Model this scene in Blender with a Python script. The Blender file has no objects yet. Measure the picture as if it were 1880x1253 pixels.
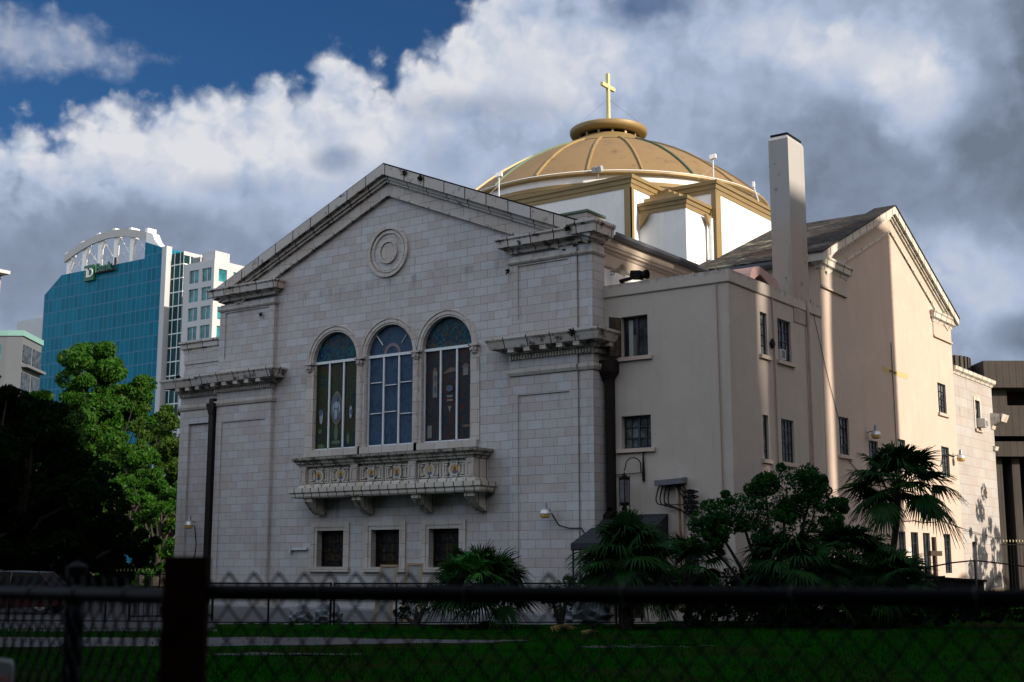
import bpy, bmesh, math, random
from mathutils import Vector, Matrix
from mathutils.geometry import tessellate_polygon
random.seed(7)
sc = bpy.context.scene
COL = sc.collection
R_ = math.radians

# ------------------------------------------------------------------ camera
PSI, TH, FPX, CZ = R_(35.5), R_(9.73), 2373.0, 1.75
cam_d = bpy.data.cameras.new('camera')
cam = bpy.data.objects.new('camera', cam_d)
COL.objects.link(cam)
cam.location = (0, 0, CZ)
cam.rotation_euler = (math.pi/2 + TH, 0, PSI)
cam_d.sensor_width = 36.0
cam_d.lens = 36.0*FPX/1880.0
cam_d.clip_start = 0.1
cam_d.clip_end = 3000
cam_d.dof.use_dof = True
cam_d.dof.focus_distance = 47
cam_d.dof.aperture_fstop = 3.6
sc.camera = cam

# ------------------------------------------------------------------ sun and sky
SUN_EL, SUN_AZ = R_(24), R_(2)          # azimuth measured from +X towards +Y
sun_d = bpy.data.lights.new('sun', 'SUN')
sun_d.energy = 5.0
sun_d.angle = R_(0.53)
sun_d.color = (1.0, 0.865, 0.70)
sun = bpy.data.objects.new('sun', sun_d)
COL.objects.link(sun)
sd = Vector((math.cos(SUN_EL)*math.cos(SUN_AZ), math.cos(SUN_EL)*math.sin(SUN_AZ), math.sin(SUN_EL)))
sun.rotation_euler = (-sd).to_track_quat('-Z', 'Y').to_euler()

sc.view_settings.view_transform = 'Standard'
sc.view_settings.look = 'None'
sc.view_settings.exposure = 0.5
sc.view_settings.gamma = 1
try: sc.view_settings.use_curve_mapping = False
except Exception: pass


class NT:
    """small helper for writing node trees"""
    def __init__(s, tree):
        s.t = tree; s.n = tree.nodes; s.l = tree.links
    def node(s, typ, **kw):
        n = s.n.new(typ)
        for k, v in kw.items(): setattr(n, k, v)
        return n
    def put(s, sock, v):
        if isinstance(v, bpy.types.NodeSocket): s.l.new(v, sock)
        elif v is not None: sock.default_value = v
    def m(s, op, a, b=None, c=None, clamp=False):
        n = s.node('ShaderNodeMath', operation=op, use_clamp=clamp)
        s.put(n.inputs[0], a)
        if b is not None: s.put(n.inputs[1], b)
        if c is not None: s.put(n.inputs[2], c)
        return n.outputs[0]
    def v(s, op, a, b=None):
        n = s.node('ShaderNodeVectorMath', operation=op)
        s.put(n.inputs[0], a)
        if b is not None: s.put(n.inputs[1], b)
        return n.outputs['Value'] if op in ('DOT_PRODUCT', 'LENGTH') else n.outputs[0]
    def xyz(s, x=0., y=0., z=0.):
        n = s.node('ShaderNodeCombineXYZ')
        for i, q in enumerate((x, y, z)): s.put(n.inputs[i], q)
        return n.outputs[0]
    def sep(s, v):
        n = s.node('ShaderNodeSeparateXYZ'); s.put(n.inputs[0], v)
        return n.outputs[0], n.outputs[1], n.outputs[2]
    def noise(s, vec, scale=1., detail=4., rough=.55, dist=0., col=False, flat=False):
        n = s.node('ShaderNodeTexNoise')
        if flat: n.noise_dimensions = '2D'
        s.put(n.inputs['Vector'], vec); n.inputs['Scale'].default_value = scale
        n.inputs['Detail'].default_value = detail; n.inputs['Roughness'].default_value = rough
        n.inputs['Distortion'].default_value = dist
        return n.outputs['Color' if col else 'Fac']
    def ramp(s, fac, pts, interp='LINEAR'):
        n = s.node('ShaderNodeValToRGB'); s.put(n.inputs[0], fac)
        cr = n.color_ramp; cr.interpolation = interp
        while len(cr.elements) < len(pts): cr.elements.new(0.5)
        for e, (p, c) in zip(cr.elements, pts):
            e.position = p
            e.color = (c, c, c, 1) if not isinstance(c, tuple) else tuple(c)+(1,)
        return n.outputs[0]
    def smooth(s, x, a, b):
        n = s.node('ShaderNodeMapRange', interpolation_type='SMOOTHSTEP')
        s.put(n.inputs[0], x); n.inputs[1].default_value = a; n.inputs[2].default_value = b
        n.inputs[3].default_value = 0; n.inputs[4].default_value = 1
        return n.outputs[0]
    def mix(s, fac, a, b, blend='MIX'):
        n = s.node('ShaderNodeMix', data_type='RGBA', blend_type=blend)
        s.put(n.inputs[0], fac)
        for i, q in ((6, a), (7, b)):
            if isinstance(q, tuple) and len(q) == 3: q = q+(1,)
            s.put(n.inputs[i], q)
        return n.outputs[2]


# world: Nishita sky seen through a layer of cumulus placed by compass direction
w = bpy.data.worlds.new('World'); sc.world = w; w.use_nodes = True
try:
    w.cycles.sampling_method = 'MANUAL'; w.cycles.sample_map_resolution = 512
except Exception: pass
N = NT(w.node_tree); w.node_tree.nodes.clear()
out = N.node('ShaderNodeOutputWorld'); bg = N.node('ShaderNodeBackground')
N.l.new(bg.outputs[0], out.inputs[0])
SKY = 0.0707
bg.inputs[1].default_value = SKY
sky = N.node('ShaderNodeTexSky', sky_type='NISHITA')
sky.sun_disc = False; sky.sun_elevation = SUN_EL; sky.sun_rotation = math.pi/2 - SUN_AZ
sky.air_density = 1.1; sky.dust_density = 0.4; sky.ozone_density = 3.0
tc = N.node('ShaderNodeTexCoord')
dx, dy, dz = N.sep(tc.outputs['Generated'])
az = N.m('MULTIPLY', N.m('ARCTAN2', dx, dy), 180/math.pi)          # degrees east of +Y
el = N.m('MULTIPLY', N.m('ARCSINE', dz), 180/math.pi)
azc = N.m('MULTIPLY', az, 0.92)
P = N.xyz(azc, el, 0.)
warp = N.noise(P, 0.8, 4, 0.55, 0., True, True)
Pw = N.v('ADD', P, N.v('MULTIPLY', N.v('SUBTRACT', warp, (.5, .5, .5)), (1.3, 1.3, 0.)))
def puff(vec, scale, detail, rough=.5):
    n = N.node('ShaderNodeTexVoronoi', feature='SMOOTH_F1', voronoi_dimensions='2D'); n.normalize = True
    N.put(n.inputs['Vector'], vec); n.inputs['Scale'].default_value = scale
    n.inputs['Detail'].default_value = detail; n.inputs['Roughness'].default_value = rough; n.inputs['Smoothness'].default_value = .6
    return N.m('SUBTRACT', 1, n.outputs['Distance'])
pts = [(-60, 17.0), (-58, 17.5), (-55.8, 17.5), (-54.6, 18.2), (-53.5, 19.0), (-51.3, 19.4), (-49.8, 19.3), (-48, 20.0), (-45, 20.5), (-43.9, 21.8),
       (-42.6, 21.4), (-41, 20.7), (-40.4, 22.1), (-38.6, 22.9), (-37.0, 24.4), (-35.5, 26), (-33, 27), (-28.6, 27), (-27.2, 26.2), (-20, 30), (-10, 32)]
edge = N.ramp(N.m('DIVIDE', N.m('ADD', az, 60), 50), [((a+60)/50, (e-10)/30) for a, e in pts])
edge = N.m('ADD', N.m('MULTIPLY', edge, 30), 10)
n1 = N.noise(P, 0.5, 6, 0.55, 0.1, flat=True)
n2 = N.noise(P, 0.13, 4, 0.5, 0., flat=True)
p1 = puff(Pw, 0.55, 2.0, .5)
d = N.m('SUBTRACT', edge, el)                                     # >0 inside the cloud bank
d = N.m('ADD', d, N.m('MULTIPLY', N.m('SUBTRACT', p1, 0.66), 4.0))
d = N.m('ADD', d, N.m('MULTIPLY', N.m('SUBTRACT', n1, 0.5), 2.0))
m_bank = N.smooth(d, -0.7, 0.9)
def blob(a, e, ra, re, amp=1.0, nz=0.55):
    q = N.v('LENGTH', N.xyz(N.m('DIVIDE', N.m('SUBTRACT', az, a), ra), N.m('DIVIDE', N.m('SUBTRACT', el, e), re), 0.))
    q = N.m('ADD', q, N.m('ADD', N.m('MULTIPLY', N.m('SUBTRACT', n1, 0.5), nz*2.2), N.m('MULTIPLY', N.m('SUBTRACT', 0.66, p1), nz*2.0)))
    return N.m('MULTIPLY', N.smooth(q, 1.45, 0.15), amp)
m_left = blob(-56.8, 21.3, 3.4, 1.1, 0.55, 0.9)
m_up = N.m('MULTIPLY', N.smooth(N.m('ADD', n2, N.m('MULTIPLY', n1, .4)), 0.62, 0.8), N.smooth(el, 26, 40))
mask = N.m('MAXIMUM', N.m('MAXIMUM', m_bank, m_left), m_up)
op1 = blob(-43.6, 17.6, 1.0, .6, 0.5); op2 = blob(-36.9, 19.9, 3.6, .7, 0.28); op3 = blob(-29.0, 24.2, 2.2, 1.0, 0.75); op4 = blob(-38.6, 17.6, 1.2, 1.0, .25); op5 = blob(-47.5, 16.2, 2.4, .5, .2)
op = N.m('MAXIMUM', N.m('MAXIMUM', op1, op2), N.m('MAXIMUM', op3, N.m('MAXIMUM', op4, op5)))
mask = N.m('MULTIPLY', mask, N.m('SUBTRACT', 1, op))
# body of the cloud: bright sunlit heads near its edge, soft grey further in, plus placed bright and dark masses
br = N.m('ADD', .40, N.m('MULTIPLY', N.smooth(d, 5.0, 0.5), 0.34))
for a, e, ra, re, am in [(-52.0, 17.4, 4.6, 2.0, .30), (-46.0, 18.2, 4.6, 1.6, .22), (-48.5, 16.0, 4.0, 1.5, .10), (-35.2, 21.3, 4.6, 2.1, .42), (-30.8, 21.6, 3.2, 1.6, .22), (-17.0, 19.6, 2.4, 1.5, .46), (-19.2, 21.4, 3.4, 1.5, .40),
                         (-23.6, 22.6, 3.2, 1.3, .28), (-17.2, 18.0, 1.5, 1.2, .22), (-26.5, 20.5, 1.8, 1.2, .10), (-14.8, 11.6, 3.4, 2.6, .42), (-17.5, 14.5, 3.0, 2.6, .14), (-41.5, 17.0, 5.5, 2.6, .20), (-40.5, 19.2, 3.4, 1.5, .10), (-30, 17.5, 5, 3, .10), (-27, 19.0, 4.0, 2.0, -.06),
                         (-20.0, 16.6, 5.2, 3.2, -.20), (-12.6, 16.2, 3.6, 4.6, -.26), (-56, 13.0, 8, 3.4, -.18), (-50, 11.0, 9, 3.0, -.06), (-17, 12.0, 9, 7, -.16), (-12.0, 21.8, 1.5, 2.6, -.36), (-12.8, 9.4, 2.2, 1.1, -.44), (-47, 14.2, 5, 1.6, -.08)]:
    br = N.m('ADD', br, blob(a, e, ra, re, am, .45))
# relief, as lit from the right and above
Ps = N.v('ADD', Pw, (0.42, 0.34, 0.))
rel = N.m('SUBTRACT', p1, puff(Ps, 0.55, 2.0, .5))
n1b = N.noise(N.v('ADD', P, (0.5, 0.4, 0.)), 0.5, 6, 0.55, 0.1, flat=True)
near = N.m('ADD', .22, N.m('MULTIPLY', N.smooth(d, 5.5, 0.5), .78))
br = N.m('ADD', br, N.m('MULTIPLY', N.m('MULTIPLY', rel, near), 1.15))
br = N.m('ADD', br, N.m('MULTIPLY', N.m('MULTIPLY', N.m('SUBTRACT', n1, n1b), near), .55))
br = N.m('ADD', br, N.m('MULTIPLY', N.m('SUBTRACT', n2, .5), .25))
br = N.m('MAXIMUM', N.m('MINIMUM', br, 1.0), 0.0)
ccol = N.ramp(br, [(0.0, (1.6, 2.0, 2.7)), (0.3, (2.6, 3.2, 4.4)), (0.55, (4.2, 5.0, 6.6)), (1.0, (7.3, 7.4, 7.8))])
# the part of the sky behind the photographer is a brighter, broken overcast that fills the shade
back = N.smooth(dy, 0.25, -0.35)
bcol = N.ramp(N.noise(P, 0.06, 3, .6, flat=True), [(0.3, (7.2, 8.6, 10.6)), (0.7, (11.0, 12.2, 13.9))])
skyc = N.mix(1.0, sky.outputs[0], (0.20, 0.40, 0.62), 'MULTIPLY')
c = N.mix(mask, skyc, ccol)
c = N.mix(N.m('MULTIPLY', back, 0.9), c, bcol)
glow = N.smooth(N.m('ADD', dx, N.m('MULTIPLY', dy, -.2)), .58, 1.0)      # warm haze on the sun's side of the sky
c = N.mix(glow, c, (26.0, 19.2, 14.2))
N.l.new(c, bg.inputs[0])

# ------------------------------------------------------------------ geometry helpers
ORG = {}

def setp(o, label=None, cat=None, group=None, kind=None):
    if label: o['label'] = label
    if cat: o['category'] = cat
    if group: o['group'] = group
    if kind: o['kind'] = kind
    return o

def thing(name, label, cat, loc, group=None):
    o = bpy.data.objects.new(name, None); COL.objects.link(o)
    o.location = loc; o.empty_display_size = 0.2
    setp(o, label, cat, group); ORG[o.name] = Vector(loc)
    return o

class MB:
    def __init__(s): s.v = []; s.f = []; s.sm = False
    def add(s, vs, fs):
        k = len(s.v); s.v += [tuple(q) for q in vs]; s.f += [tuple(i+k for i in f) for f in fs]; return s
    def box(s, x0, x1, y0, y1, z0, z1):
        v = [(x, y, z) for z in (z0, z1) for y in (y0, y1) for x in (x0, x1)]
        return s.add(v, [(0, 2, 3, 1), (4, 5, 7, 6), (0, 1, 5, 4), (2, 6, 7, 3), (0, 4, 6, 2), (1, 3, 7, 5)])
    def obox(s, c, u, v, w_, a, b, h):      # oriented box, half sizes a,b,h
        c = Vector(c); u = Vector(u).normalized()*a; v = Vector(v).normalized()*b; w_ = Vector(w_).normalized()*h
        vs = [c+u*i+v*j+w_*k for k in (-1, 1) for j in (-1, 1) for i in (-1, 1)]
        return s.add(vs, [(0, 2, 3, 1), (4, 5, 7, 6), (0, 1, 5, 4), (2, 6, 7, 3), (0, 4, 6, 2), (1, 3, 7, 5)])
    def tube(s, pts, r, n=6, caps=True):
        pts = [Vector(p) for p in pts]; rs = r if isinstance(r, (list, tuple)) else [r]*len(pts)
        vs = []; up = None
        for i, p in enumerate(pts):
            t = (pts[min(i+1, len(pts)-1)]-pts[max(i-1, 0)])
            t = t.normalized() if t.length > 1e-9 else Vector((0, 0, 1))
            if up is None:
                up = Vector((0, 0, 1)) if abs(t.z) < .9 else Vector((1, 0, 0))
            a = t.cross(up)
            if a.length < 1e-6: a = t.orthogonal()
            a.normalize(); b = a.cross(t).normalized(); up = b
            for k in range(n):
                q = 2*math.pi*k/n
                vs.append(p+(a*math.cos(q)+b*math.sin(q))*rs[i])
        fs = []
        for i in range(len(pts)-1):
            for k in range(n):
                k2 = (k+1) % n
                fs.append((i*n+k, i*n+k2, (i+1)*n+k2, (i+1)*n+k))
        if caps: fs.append(tuple(range(n))[::-1]); fs.append(tuple((len(pts)-1)*n+k for k in range(n)))
        return s.add(vs, fs)
    def lathe(s, prof, c, n=48, a0=0., a1=2*math.pi, axis='z'):
        full = abs(a1-a0-2*math.pi) < 1e-6; m = n if full else n+1; vs = []
        for r, z in prof:
            for k in range(m):
                a = a0+(a1-a0)*k/n
                if axis == 'z': vs.append((c[0]+r*math.cos(a), c[1]+r*math.sin(a), c[2]+z))
                elif axis == 'y': vs.append((c[0]+r*math.cos(a), c[1]+z, c[2]+r*math.sin(a)))
                else: vs.append((c[0]+z, c[1]+r*math.cos(a), c[2]+r*math.sin(a)))
        fs = []
        for i in range(len(prof)-1):
            for k in range(n):
                k2 = (k+1) % m
                fs.append((i*m+k, i*m+k2, (i+1)*m+k2, (i+1)*m+k))
        return s.add(vs, fs)
    def prism(s, poly, fn, w0, w1, holes=()):
        """polygon (u,v) with holes, extruded from w0 to w1; fn(u,v,w)->xyz"""
        loops = [list(poly)]+[list(h) for h in holes]
        flat = [p for L in loops for p in L]
        tri = tessellate_polygon([[Vector((p[0], p[1], 0)) for p in L] for L in loops])
        n = len(flat)
        vs = [fn(p[0], p[1], w0) for p in flat]+[fn(p[0], p[1], w1) for p in flat]
        fs = [tuple(t) for t in tri]+[tuple(i+n for i in t)[::-1] for t in tri]
        k = 0
        for L in loops:
            for i in range(len(L)):
                j = (i+1) % len(L)
                fs.append((k+i, k+j, n+k+j, n+k+i))
            k += len(L)
        return s.add(vs, fs)
    def sweep(s, path, prof, closed=False):
        """mould profile [(out, up)] along a horizontal path [(x,y)], 'out' to the right of travel; mitred; path z given"""
        P_ = [Vector((p[0], p[1])) for p in path]; z = path[0][2]; vs = []
        for i, p in enumerate(P_):
            d0 = (p-P_[i-1]).normalized() if i > 0 else None
            d1 = (P_[i+1]-p).normalized() if i < len(P_)-1 else None
            if d0 is None: d0 = d1
            if d1 is None: d1 = d0
            n0 = Vector((d0.y, -d0.x)); n1_ = Vector((d1.y, -d1.x)); b = (n0+n1_)
            b = b/(b.length**2)*2 if b.length > 1e-6 else n0
            for o_, u in prof: vs.append((p.x+b.x*o_, p.y+b.y*o_, z+u))
        n = len(prof); fs = []
        for i in range(len(P_)-1):
            for k in range(n):
                k2 = (k+1) % n
                fs.append((i*n+k, i*n+k2, (i+1)*n+k2, (i+1)*n+k))
        fs.append(tuple(range(n))); fs.append(tuple((len(P_)-1)*n+k for k in range(n))[::-1])
        return s.add(vs, fs)
    def build(s, name, mat, parent=None, smooth=False, label=None, cat=None, group=None, kind=None, recalc=True, bevel=0, origin=None):
        me = bpy.data.meshes.new(name)
        o_ = Vector((0, 0, 0))
        if parent is not None: o_ = ORG[parent.name]
        elif origin is not None: o_ = Vector(origin)
        if o_.length > 0: vs = [(x-o_.x, y-o_.y, z-o_.z) for x, y, z in s.v]
        else: vs = s.v
        me.from_pydata(vs, [], s.f); me.update()
        if recalc:
            bm = bmesh.new(); bm.from_mesh(me); bmesh.ops.recalc_face_normals(bm, faces=bm.faces); bm.to_mesh(me); bm.free()
        if smooth:
            for p in me.polygons: p.use_smooth = True
            if smooth != 'all':
                try: me.set_sharp_from_angle(angle=R_(38))
                except Exception: pass
        ms = mat if isinstance(mat, (list, tuple)) else [mat]
        for m_ in ms: me.materials.append(m_)
        o = bpy.data.objects.new(name, me); COL.objects.link(o)
        if parent is not None: o.parent = parent
        elif origin is not None: o.location = origin
        ORG[o.name] = o_
        setp(o, label, cat, group, kind)
        if bevel:
            b = o.modifiers.new('bevel', 'BEVEL'); b.width = bevel; b.segments = 2; b.limit_method = 'ANGLE'; b.angle_limit = R_(40)
        return o

FX = lambda x: (lambda u, v, w_: (w_, u, v))      # wall facing +X : u=y, v=z, w=x
fnX = lambda u, v, w_: (w_, u, v)
fnY = lambda u, v, w_: (u, w_, v)                  # wall facing -Y : u=x, v=z, w=y
def rect(u0, u1, v0, v1): return [(u0, v0), (u1, v0), (u1, v1), (u0, v1)]
def arch(c, r, z0, zs, n=20, rr=None):
    return [(c-r, z0), (c+r, z0)]+[(c+r*math.cos(math.pi*k/n), zs+r*math.sin(math.pi*k/n)) for k in range(n+1)]
def circ(c, z, r, n=40): return [(c+r*math.cos(2*math.pi*k/n), z+r*math.sin(2*math.pi*k/n)) for k in range(n)]
FH = Vector((-math.sin(PSI), math.cos(PSI))); RT = Vector((math.cos(PSI), math.sin(PSI)))
def spot(lat, depth):
    """ground point given metres right of / ahead of the photographer"""
    p = FH*depth+RT*lat; return p.x, p.y

# ------------------------------------------------------------------ materials
def newmat(name):
    m_ = bpy.data.materials.new(name); m_.use_nodes = True
    T = NT(m_.node_tree); b = m_.node_tree.nodes['Principled BSDF']
    return m_, T, b
def geo(T):
    g = T.node('ShaderNodeNewGeometry'); return g
def wall_uv(T):
    g = geo(T); x, y, z = T.sep(g.outputs['Position']); nx, ny, nz = T.sep(g.outputs['Normal'])
    side = T.m('GREATER_THAN', T.m('ABSOLUTE', nx), 0.6)
    u = T.m('ADD', T.m('MULTIPLY', x, T.m('SUBTRACT', 1, side)), T.m('MULTIPLY', y, side))
    return g, u, z, nz
def bump(T, b, h, strength=.3, dist=.02):
    n = T.node('ShaderNodeBump'); n.inputs['Strength'].default_value = strength; n.inputs['Distance'].default_value = dist
    T.put(n.inputs['Height'], h); T.l.new(n.outputs[0], b.inputs['Normal'])
def simple(name, col, rough=.6, metal=0., var=.15, scale=3., spec=None, bmp=0.):
    m_, T, b = newmat(name); g = geo(T)
    n = T.noise(g.outputs['Position'], scale, 5, .6)
    f = T.m('ADD', 1-var, T.m('MULTIPLY', n, 2*var))
    c_ = T.v('MULTIPLY', T.xyz(*col), T.xyz(f, f, f))
    T.l.new(c_, b.inputs['Base Color']); b.inputs['Roughness'].default_value = rough; b.inputs['Metallic'].default_value = metal
    if spec is not None: b.inputs['Specular IOR Level'].default_value = spec
    if bmp: bump(T, b, T.noise(g.outputs['Position'], scale*6, 4), bmp, .01)
    return m_
def streaks(T, g, amt=1.):
    x, y, z = T.sep(g.outputs['Position'])
    a = T.noise(T.xyz(T.m('MULTIPLY', x, 3.2), T.m('MULTIPLY', y, 3.2), T.m('MULTIPLY', z, .22)), 1., 6, .65)
    return a

def stone_mat(name, bw=.60, bh=.305, c1=(.455, .43, .43), c2=(.545, .53, .53), joint=(.22, .19, .18), mortar=.007, mold=0.0, ox=0., oz=0.):
    m_, T, b = newmat(name); g, u, z, nz = wall_uv(T)
    br_ = T.node('ShaderNodeTexBrick'); br_.offset = .5
    T.put(br_.inputs['Vector'], T.xyz(T.m('ADD', u, 80+ox), T.m('ADD', z, 10+oz), 0.))
    br_.inputs['Color1'].default_value = c1+(1,); br_.inputs['Color2'].default_value = c2+(1,)
    br_.inputs['Mortar'].default_value = joint+(1,)
    br_.inputs['Scale'].default_value = 1; br_.inputs['Mortar Size'].default_value = mortar; br_.inputs['Mortar Smooth'].default_value = .15
    br_.inputs['Brick Width'].default_value = bw; br_.inputs['Row Height'].default_value = bh; br_.inputs['Bias'].default_value = -.1
    col = br_.outputs['Color']
    # a second, coarser random value per block for the blotchy mix of grey and pinkish blocks
    br2 = T.node('ShaderNodeTexBrick'); br2.offset = .5
    T.put(br2.inputs['Vector'], T.xyz(T.m('ADD', u, 80+ox), T.m('ADD', z, 10+oz), 0.))
    br2.inputs['Color1'].default_value = (1.03, .98, .95, 1); br2.inputs['Color2'].default_value = (.96, 1.0, 1.04, 1); br2.inputs['Mortar'].default_value = (1, 1, 1, 1)
    br2.inputs['Scale'].default_value = 1; br2.inputs['Mortar Size'].default_value = 0; br2.inputs['Brick Width'].default_value = bw; br2.inputs['Row Height'].default_value = bh
    br2.inputs['Bias'].default_value = .15
    col = T.mix(1., col, br2.outputs['Color'], 'MULTIPLY')
    st = streaks(T, g); big = T.noise(g.outputs['Position'], .45, 5, .6); fine = T.noise(g.outputs['Position'], 9., 4, .6)
    f = T.m('ADD', .70, T.m('MULTIPLY', big, .38)); f = T.m('ADD', f, T.m('MULTIPLY', T.m('SUBTRACT', fine, .5), .22))
    col = T.mix(1., col, T.xyz(f, f, f), 'MULTIPLY')
    col = T.mix(T.m('MULTIPLY', T.smooth(st, .56, .74), .38), col, (.15, .12, .10))
    x, y, z3 = T.sep(g.outputs['Position'])
    run = None
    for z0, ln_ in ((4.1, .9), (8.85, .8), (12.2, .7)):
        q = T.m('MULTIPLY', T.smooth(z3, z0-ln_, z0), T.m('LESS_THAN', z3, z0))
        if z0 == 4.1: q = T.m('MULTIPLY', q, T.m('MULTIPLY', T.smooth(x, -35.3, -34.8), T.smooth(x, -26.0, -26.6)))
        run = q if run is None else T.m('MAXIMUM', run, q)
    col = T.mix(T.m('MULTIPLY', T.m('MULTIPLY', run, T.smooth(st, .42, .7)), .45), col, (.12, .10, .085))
    if mold:
        mo = T.noise(g.outputs['Position'], 2.6, 8, .72)
        mo = T.smooth(T.m('ADD', mo, T.m('MULTIPLY', T.m('ABSOLUTE', nz), .10)), .62-mold*.15, .72-mold*.15)
        col = T.mix(T.m('MULTIPLY', mo, .9), col, (.028, .027, .024))
    T.l.new(col, b.inputs['Base Color']); b.inputs['Roughness'].default_value = .85
    bump(T, b, T.m('ADD', T.m('MULTIPLY', br_.outputs['Fac'], -1.), T.m('MULTIPLY', fine, .35)), .45, .012)
    return m_
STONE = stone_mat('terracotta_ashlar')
TRIM = stone_mat('terracotta_trim', bw=.95, bh=30., c1=(.48, .44, .40), c2=(.57, .52, .48), joint=(.02, .018, .015), mortar=.022, mold=.42)
TRIMC = stone_mat('terracotta_trim_clean', bw=.62, bh=.46, c1=(.50, .45, .41), c2=(.58, .53, .48), mortar=.008, mold=.0)
BALC = stone_mat('terracotta_balcony', bw=.42, bh=30., c1=(.52, .48, .42), c2=(.62, .57, .50), joint=(.02, .018, .016), mortar=.022, mold=.16)
PALE = stone_mat('pale_painted_block', bw=.9, bh=.45, c1=(.40, .37, .35), c2=(.45, .42, .395), joint=(.33, .29, .26), mortar=.012)

def plaster_mat(name, col, warm, drip=True, rust=0.):
    m_, T, b = newmat(name); g = geo(T); x, y, z = T.sep(g.outputs['Position'])
    n = T.noise(g.outputs['Position'], .5, 6, .6); st = streaks(T, g)
    c_ = T.mix(n, col, warm)
    c_ = T.mix(T.m('MULTIPLY', T.smooth(st, .50, .85), .26), c_, tuple(q*.5 for q in col))
    fine = T.noise(g.outputs['Position'], 14, 5, .6)
    f = T.m('ADD', .9, T.m('MULTIPLY', fine, .2)); c_ = T.mix(1., c_, T.xyz(f, f, f), 'MULTIPLY')
    fine_st = T.noise(T.xyz(T.m('MULTIPLY', x, 9.), T.m('MULTIPLY', y, 9.), T.m('MULTIPLY', z, .35)), 1., 5, .7)
    c_ = T.mix(T.m('MULTIPLY', T.smooth(fine_st, .56, .74), .22), c_, tuple(q*.45 for q in col))
    if drip:   # black weathering that runs down from the top of the coping
        a = T.noise(T.xyz(T.m('MULTIPLY', x, 4.5), T.m('MULTIPLY', y, 4.5), T.m('MULTIPLY', z, 2.2)), 1., 8, .8)
        top = T.smooth(T.m('SUBTRACT', T.m('ADD', 10.86, T.m('MULTIPLY', T.m('SUBTRACT', a, .5), -1.3)), z), .08, -.22)
        c_ = T.mix(T.m('MULTIPLY', top, .75), c_, (.05, .045, .04))
    patchy = T.noise(g.outputs['Position'], .9, 3, .5)
    c_ = T.mix(T.m('MULTIPLY', T.smooth(patchy, .52, .60), .14), c_, tuple(q*1.25 for q in warm))
    spots = T.smooth(T.noise(g.outputs['Position'], 1.3, 9, .8), .62, .72)
    c_ = T.mix(T.m('MULTIPLY', spots, .34), c_, (.17, .13, .10))
    T.l.new(c_, b.inputs['Base Color']); b.inputs['Roughness'].default_value = .9
    bump(T, b, T.m('ADD', fine, T.m('MULTIPLY', T.noise(g.outputs['Position'], 3., 3), 1.5)), .22, .02)
    return m_
PLASTER = plaster_mat('peach_plaster', (.40, .355, .315), (.45, .39, .345))
PLASTER2 = plaster_mat('peach_plaster_wall', (.455, .365, .31), (.52, .42, .355), drip=False)
FRIEZE = plaster_mat('peach_frieze', (.42, .35, .30), (.47, .40, .33), drip=False)
WHITE = plaster_mat('white_painted_wall', (.74, .76, .78), (.80, .80, .79), drip=False)
SHAFT = plaster_mat('chimney_plaster', (.50, .40, .33), (.56, .46, .38), drip=False)

def gold_mat(name, c1, c2, dirt=(.10, .075, .045), amt=.6, rough=.5, metal=.15):
    m_, T, b = newmat(name); g = geo(T); st = streaks(T, g)
    n = T.noise(g.outputs['Position'], 1.1, 7, .68)
    c_ = T.mix(n, c1, c2); c_ = T.mix(T.m('MULTIPLY', T.smooth(n, .55, .75), amt), c_, dirt)
    c_ = T.mix(T.m('MULTIPLY', T.smooth(st, .55, .8), amt*.6), c_, dirt)
    T.l.new(c_, b.inputs['Base Color']); b.inputs['Roughness'].default_value = rough; b.inputs['Metallic'].default_value = metal
    bump(T, b, T.noise(g.outputs['Position'], 6., 4), .15, .02)
    return m_
GOLD = gold_mat('gold_paint', (.29, .205, .085), (.23, .165, .075), amt=.6)
DOME = gold_mat('bronze_dome_skin', (.27, .175, .075), (.20, .13, .06), dirt=(.07, .045, .025), amt=.85, rough=.6, metal=.1)
RIBL = gold_mat('dome_rib_gold', (.36, .26, .11), (.30, .21, .09), amt=.4)
GREENISH = gold_mat('verdigris_and_rib_shade', (.06, .12, .085), (.10, .15, .09), amt=.4)  # on the dome ribs this green stands for their shaded side

DARKMETAL = simple('dark_window_frame', (.018, .022, .028), .45)
BLACK = simple('black_iron', (.008, .008, .009), .7, spec=.12)
BROWNPIPE = simple('dark_brown_downpipe', (.014, .010, .009), .6, bmp=.1, spec=.2)
TINTPIPE = simple('painted_pipe', (.34, .24, .18), .6)
WHITEPAINT = simple('white_bar', (.60, .64, .68), .5)
GREYMETAL = simple('grey_metal', (.22, .23, .25), .4, .4)
GREYBOX = simple('painted_grey_box', (.07, .075, .09), .5)
WOODGREY = simple('old_pine', (.24, .18, .10), .7, var=.3, scale=8)
WOODDARK = simple('rough_post_wood', (.030, .011, .006), .95, var=.6, scale=14, bmp=.5, spec=.05)
WOODX = simple('brown_timber', (.04, .024, .015), .7, var=.3, scale=8)
CANVAS = simple('slate_blue_canvas', (.010, .012, .019), .85)
PINKDUCT = simple('faded_pink_duct', (.36, .22, .20), .6, var=.25)
BROWNIN = simple('rust_brown_void', (.07, .035, .02), .8)
BAG = simple('translucent_grey_bag', (.12, .135, .16), .35)
GALV = simple('galvanised', (.50, .53, .56), .35, .5)
AMBER = simple('amber_glass', (.45, .30, .09), .25)
CREAMHORN = simple('cream_horn', (.40, .36, .26), .5)
SIGNW = simple('sign_enamel_border', (.35, .36, .38), .4)
SIGND = simple('sign_face', (.03, .03, .035), .4)
SIGNR = simple('sign_red', (.35, .02, .015), .5)
PAPER = simple('paper_notice', (.8, .8, .78), .7)
INK = simple('ink', (.03, .03, .03), .7)
RUBBER = simple('tyre_rubber', (.015, .015, .015), .8)
CURTAIN = simple('pale_blind', (.30, .33, .33), .8)

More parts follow.
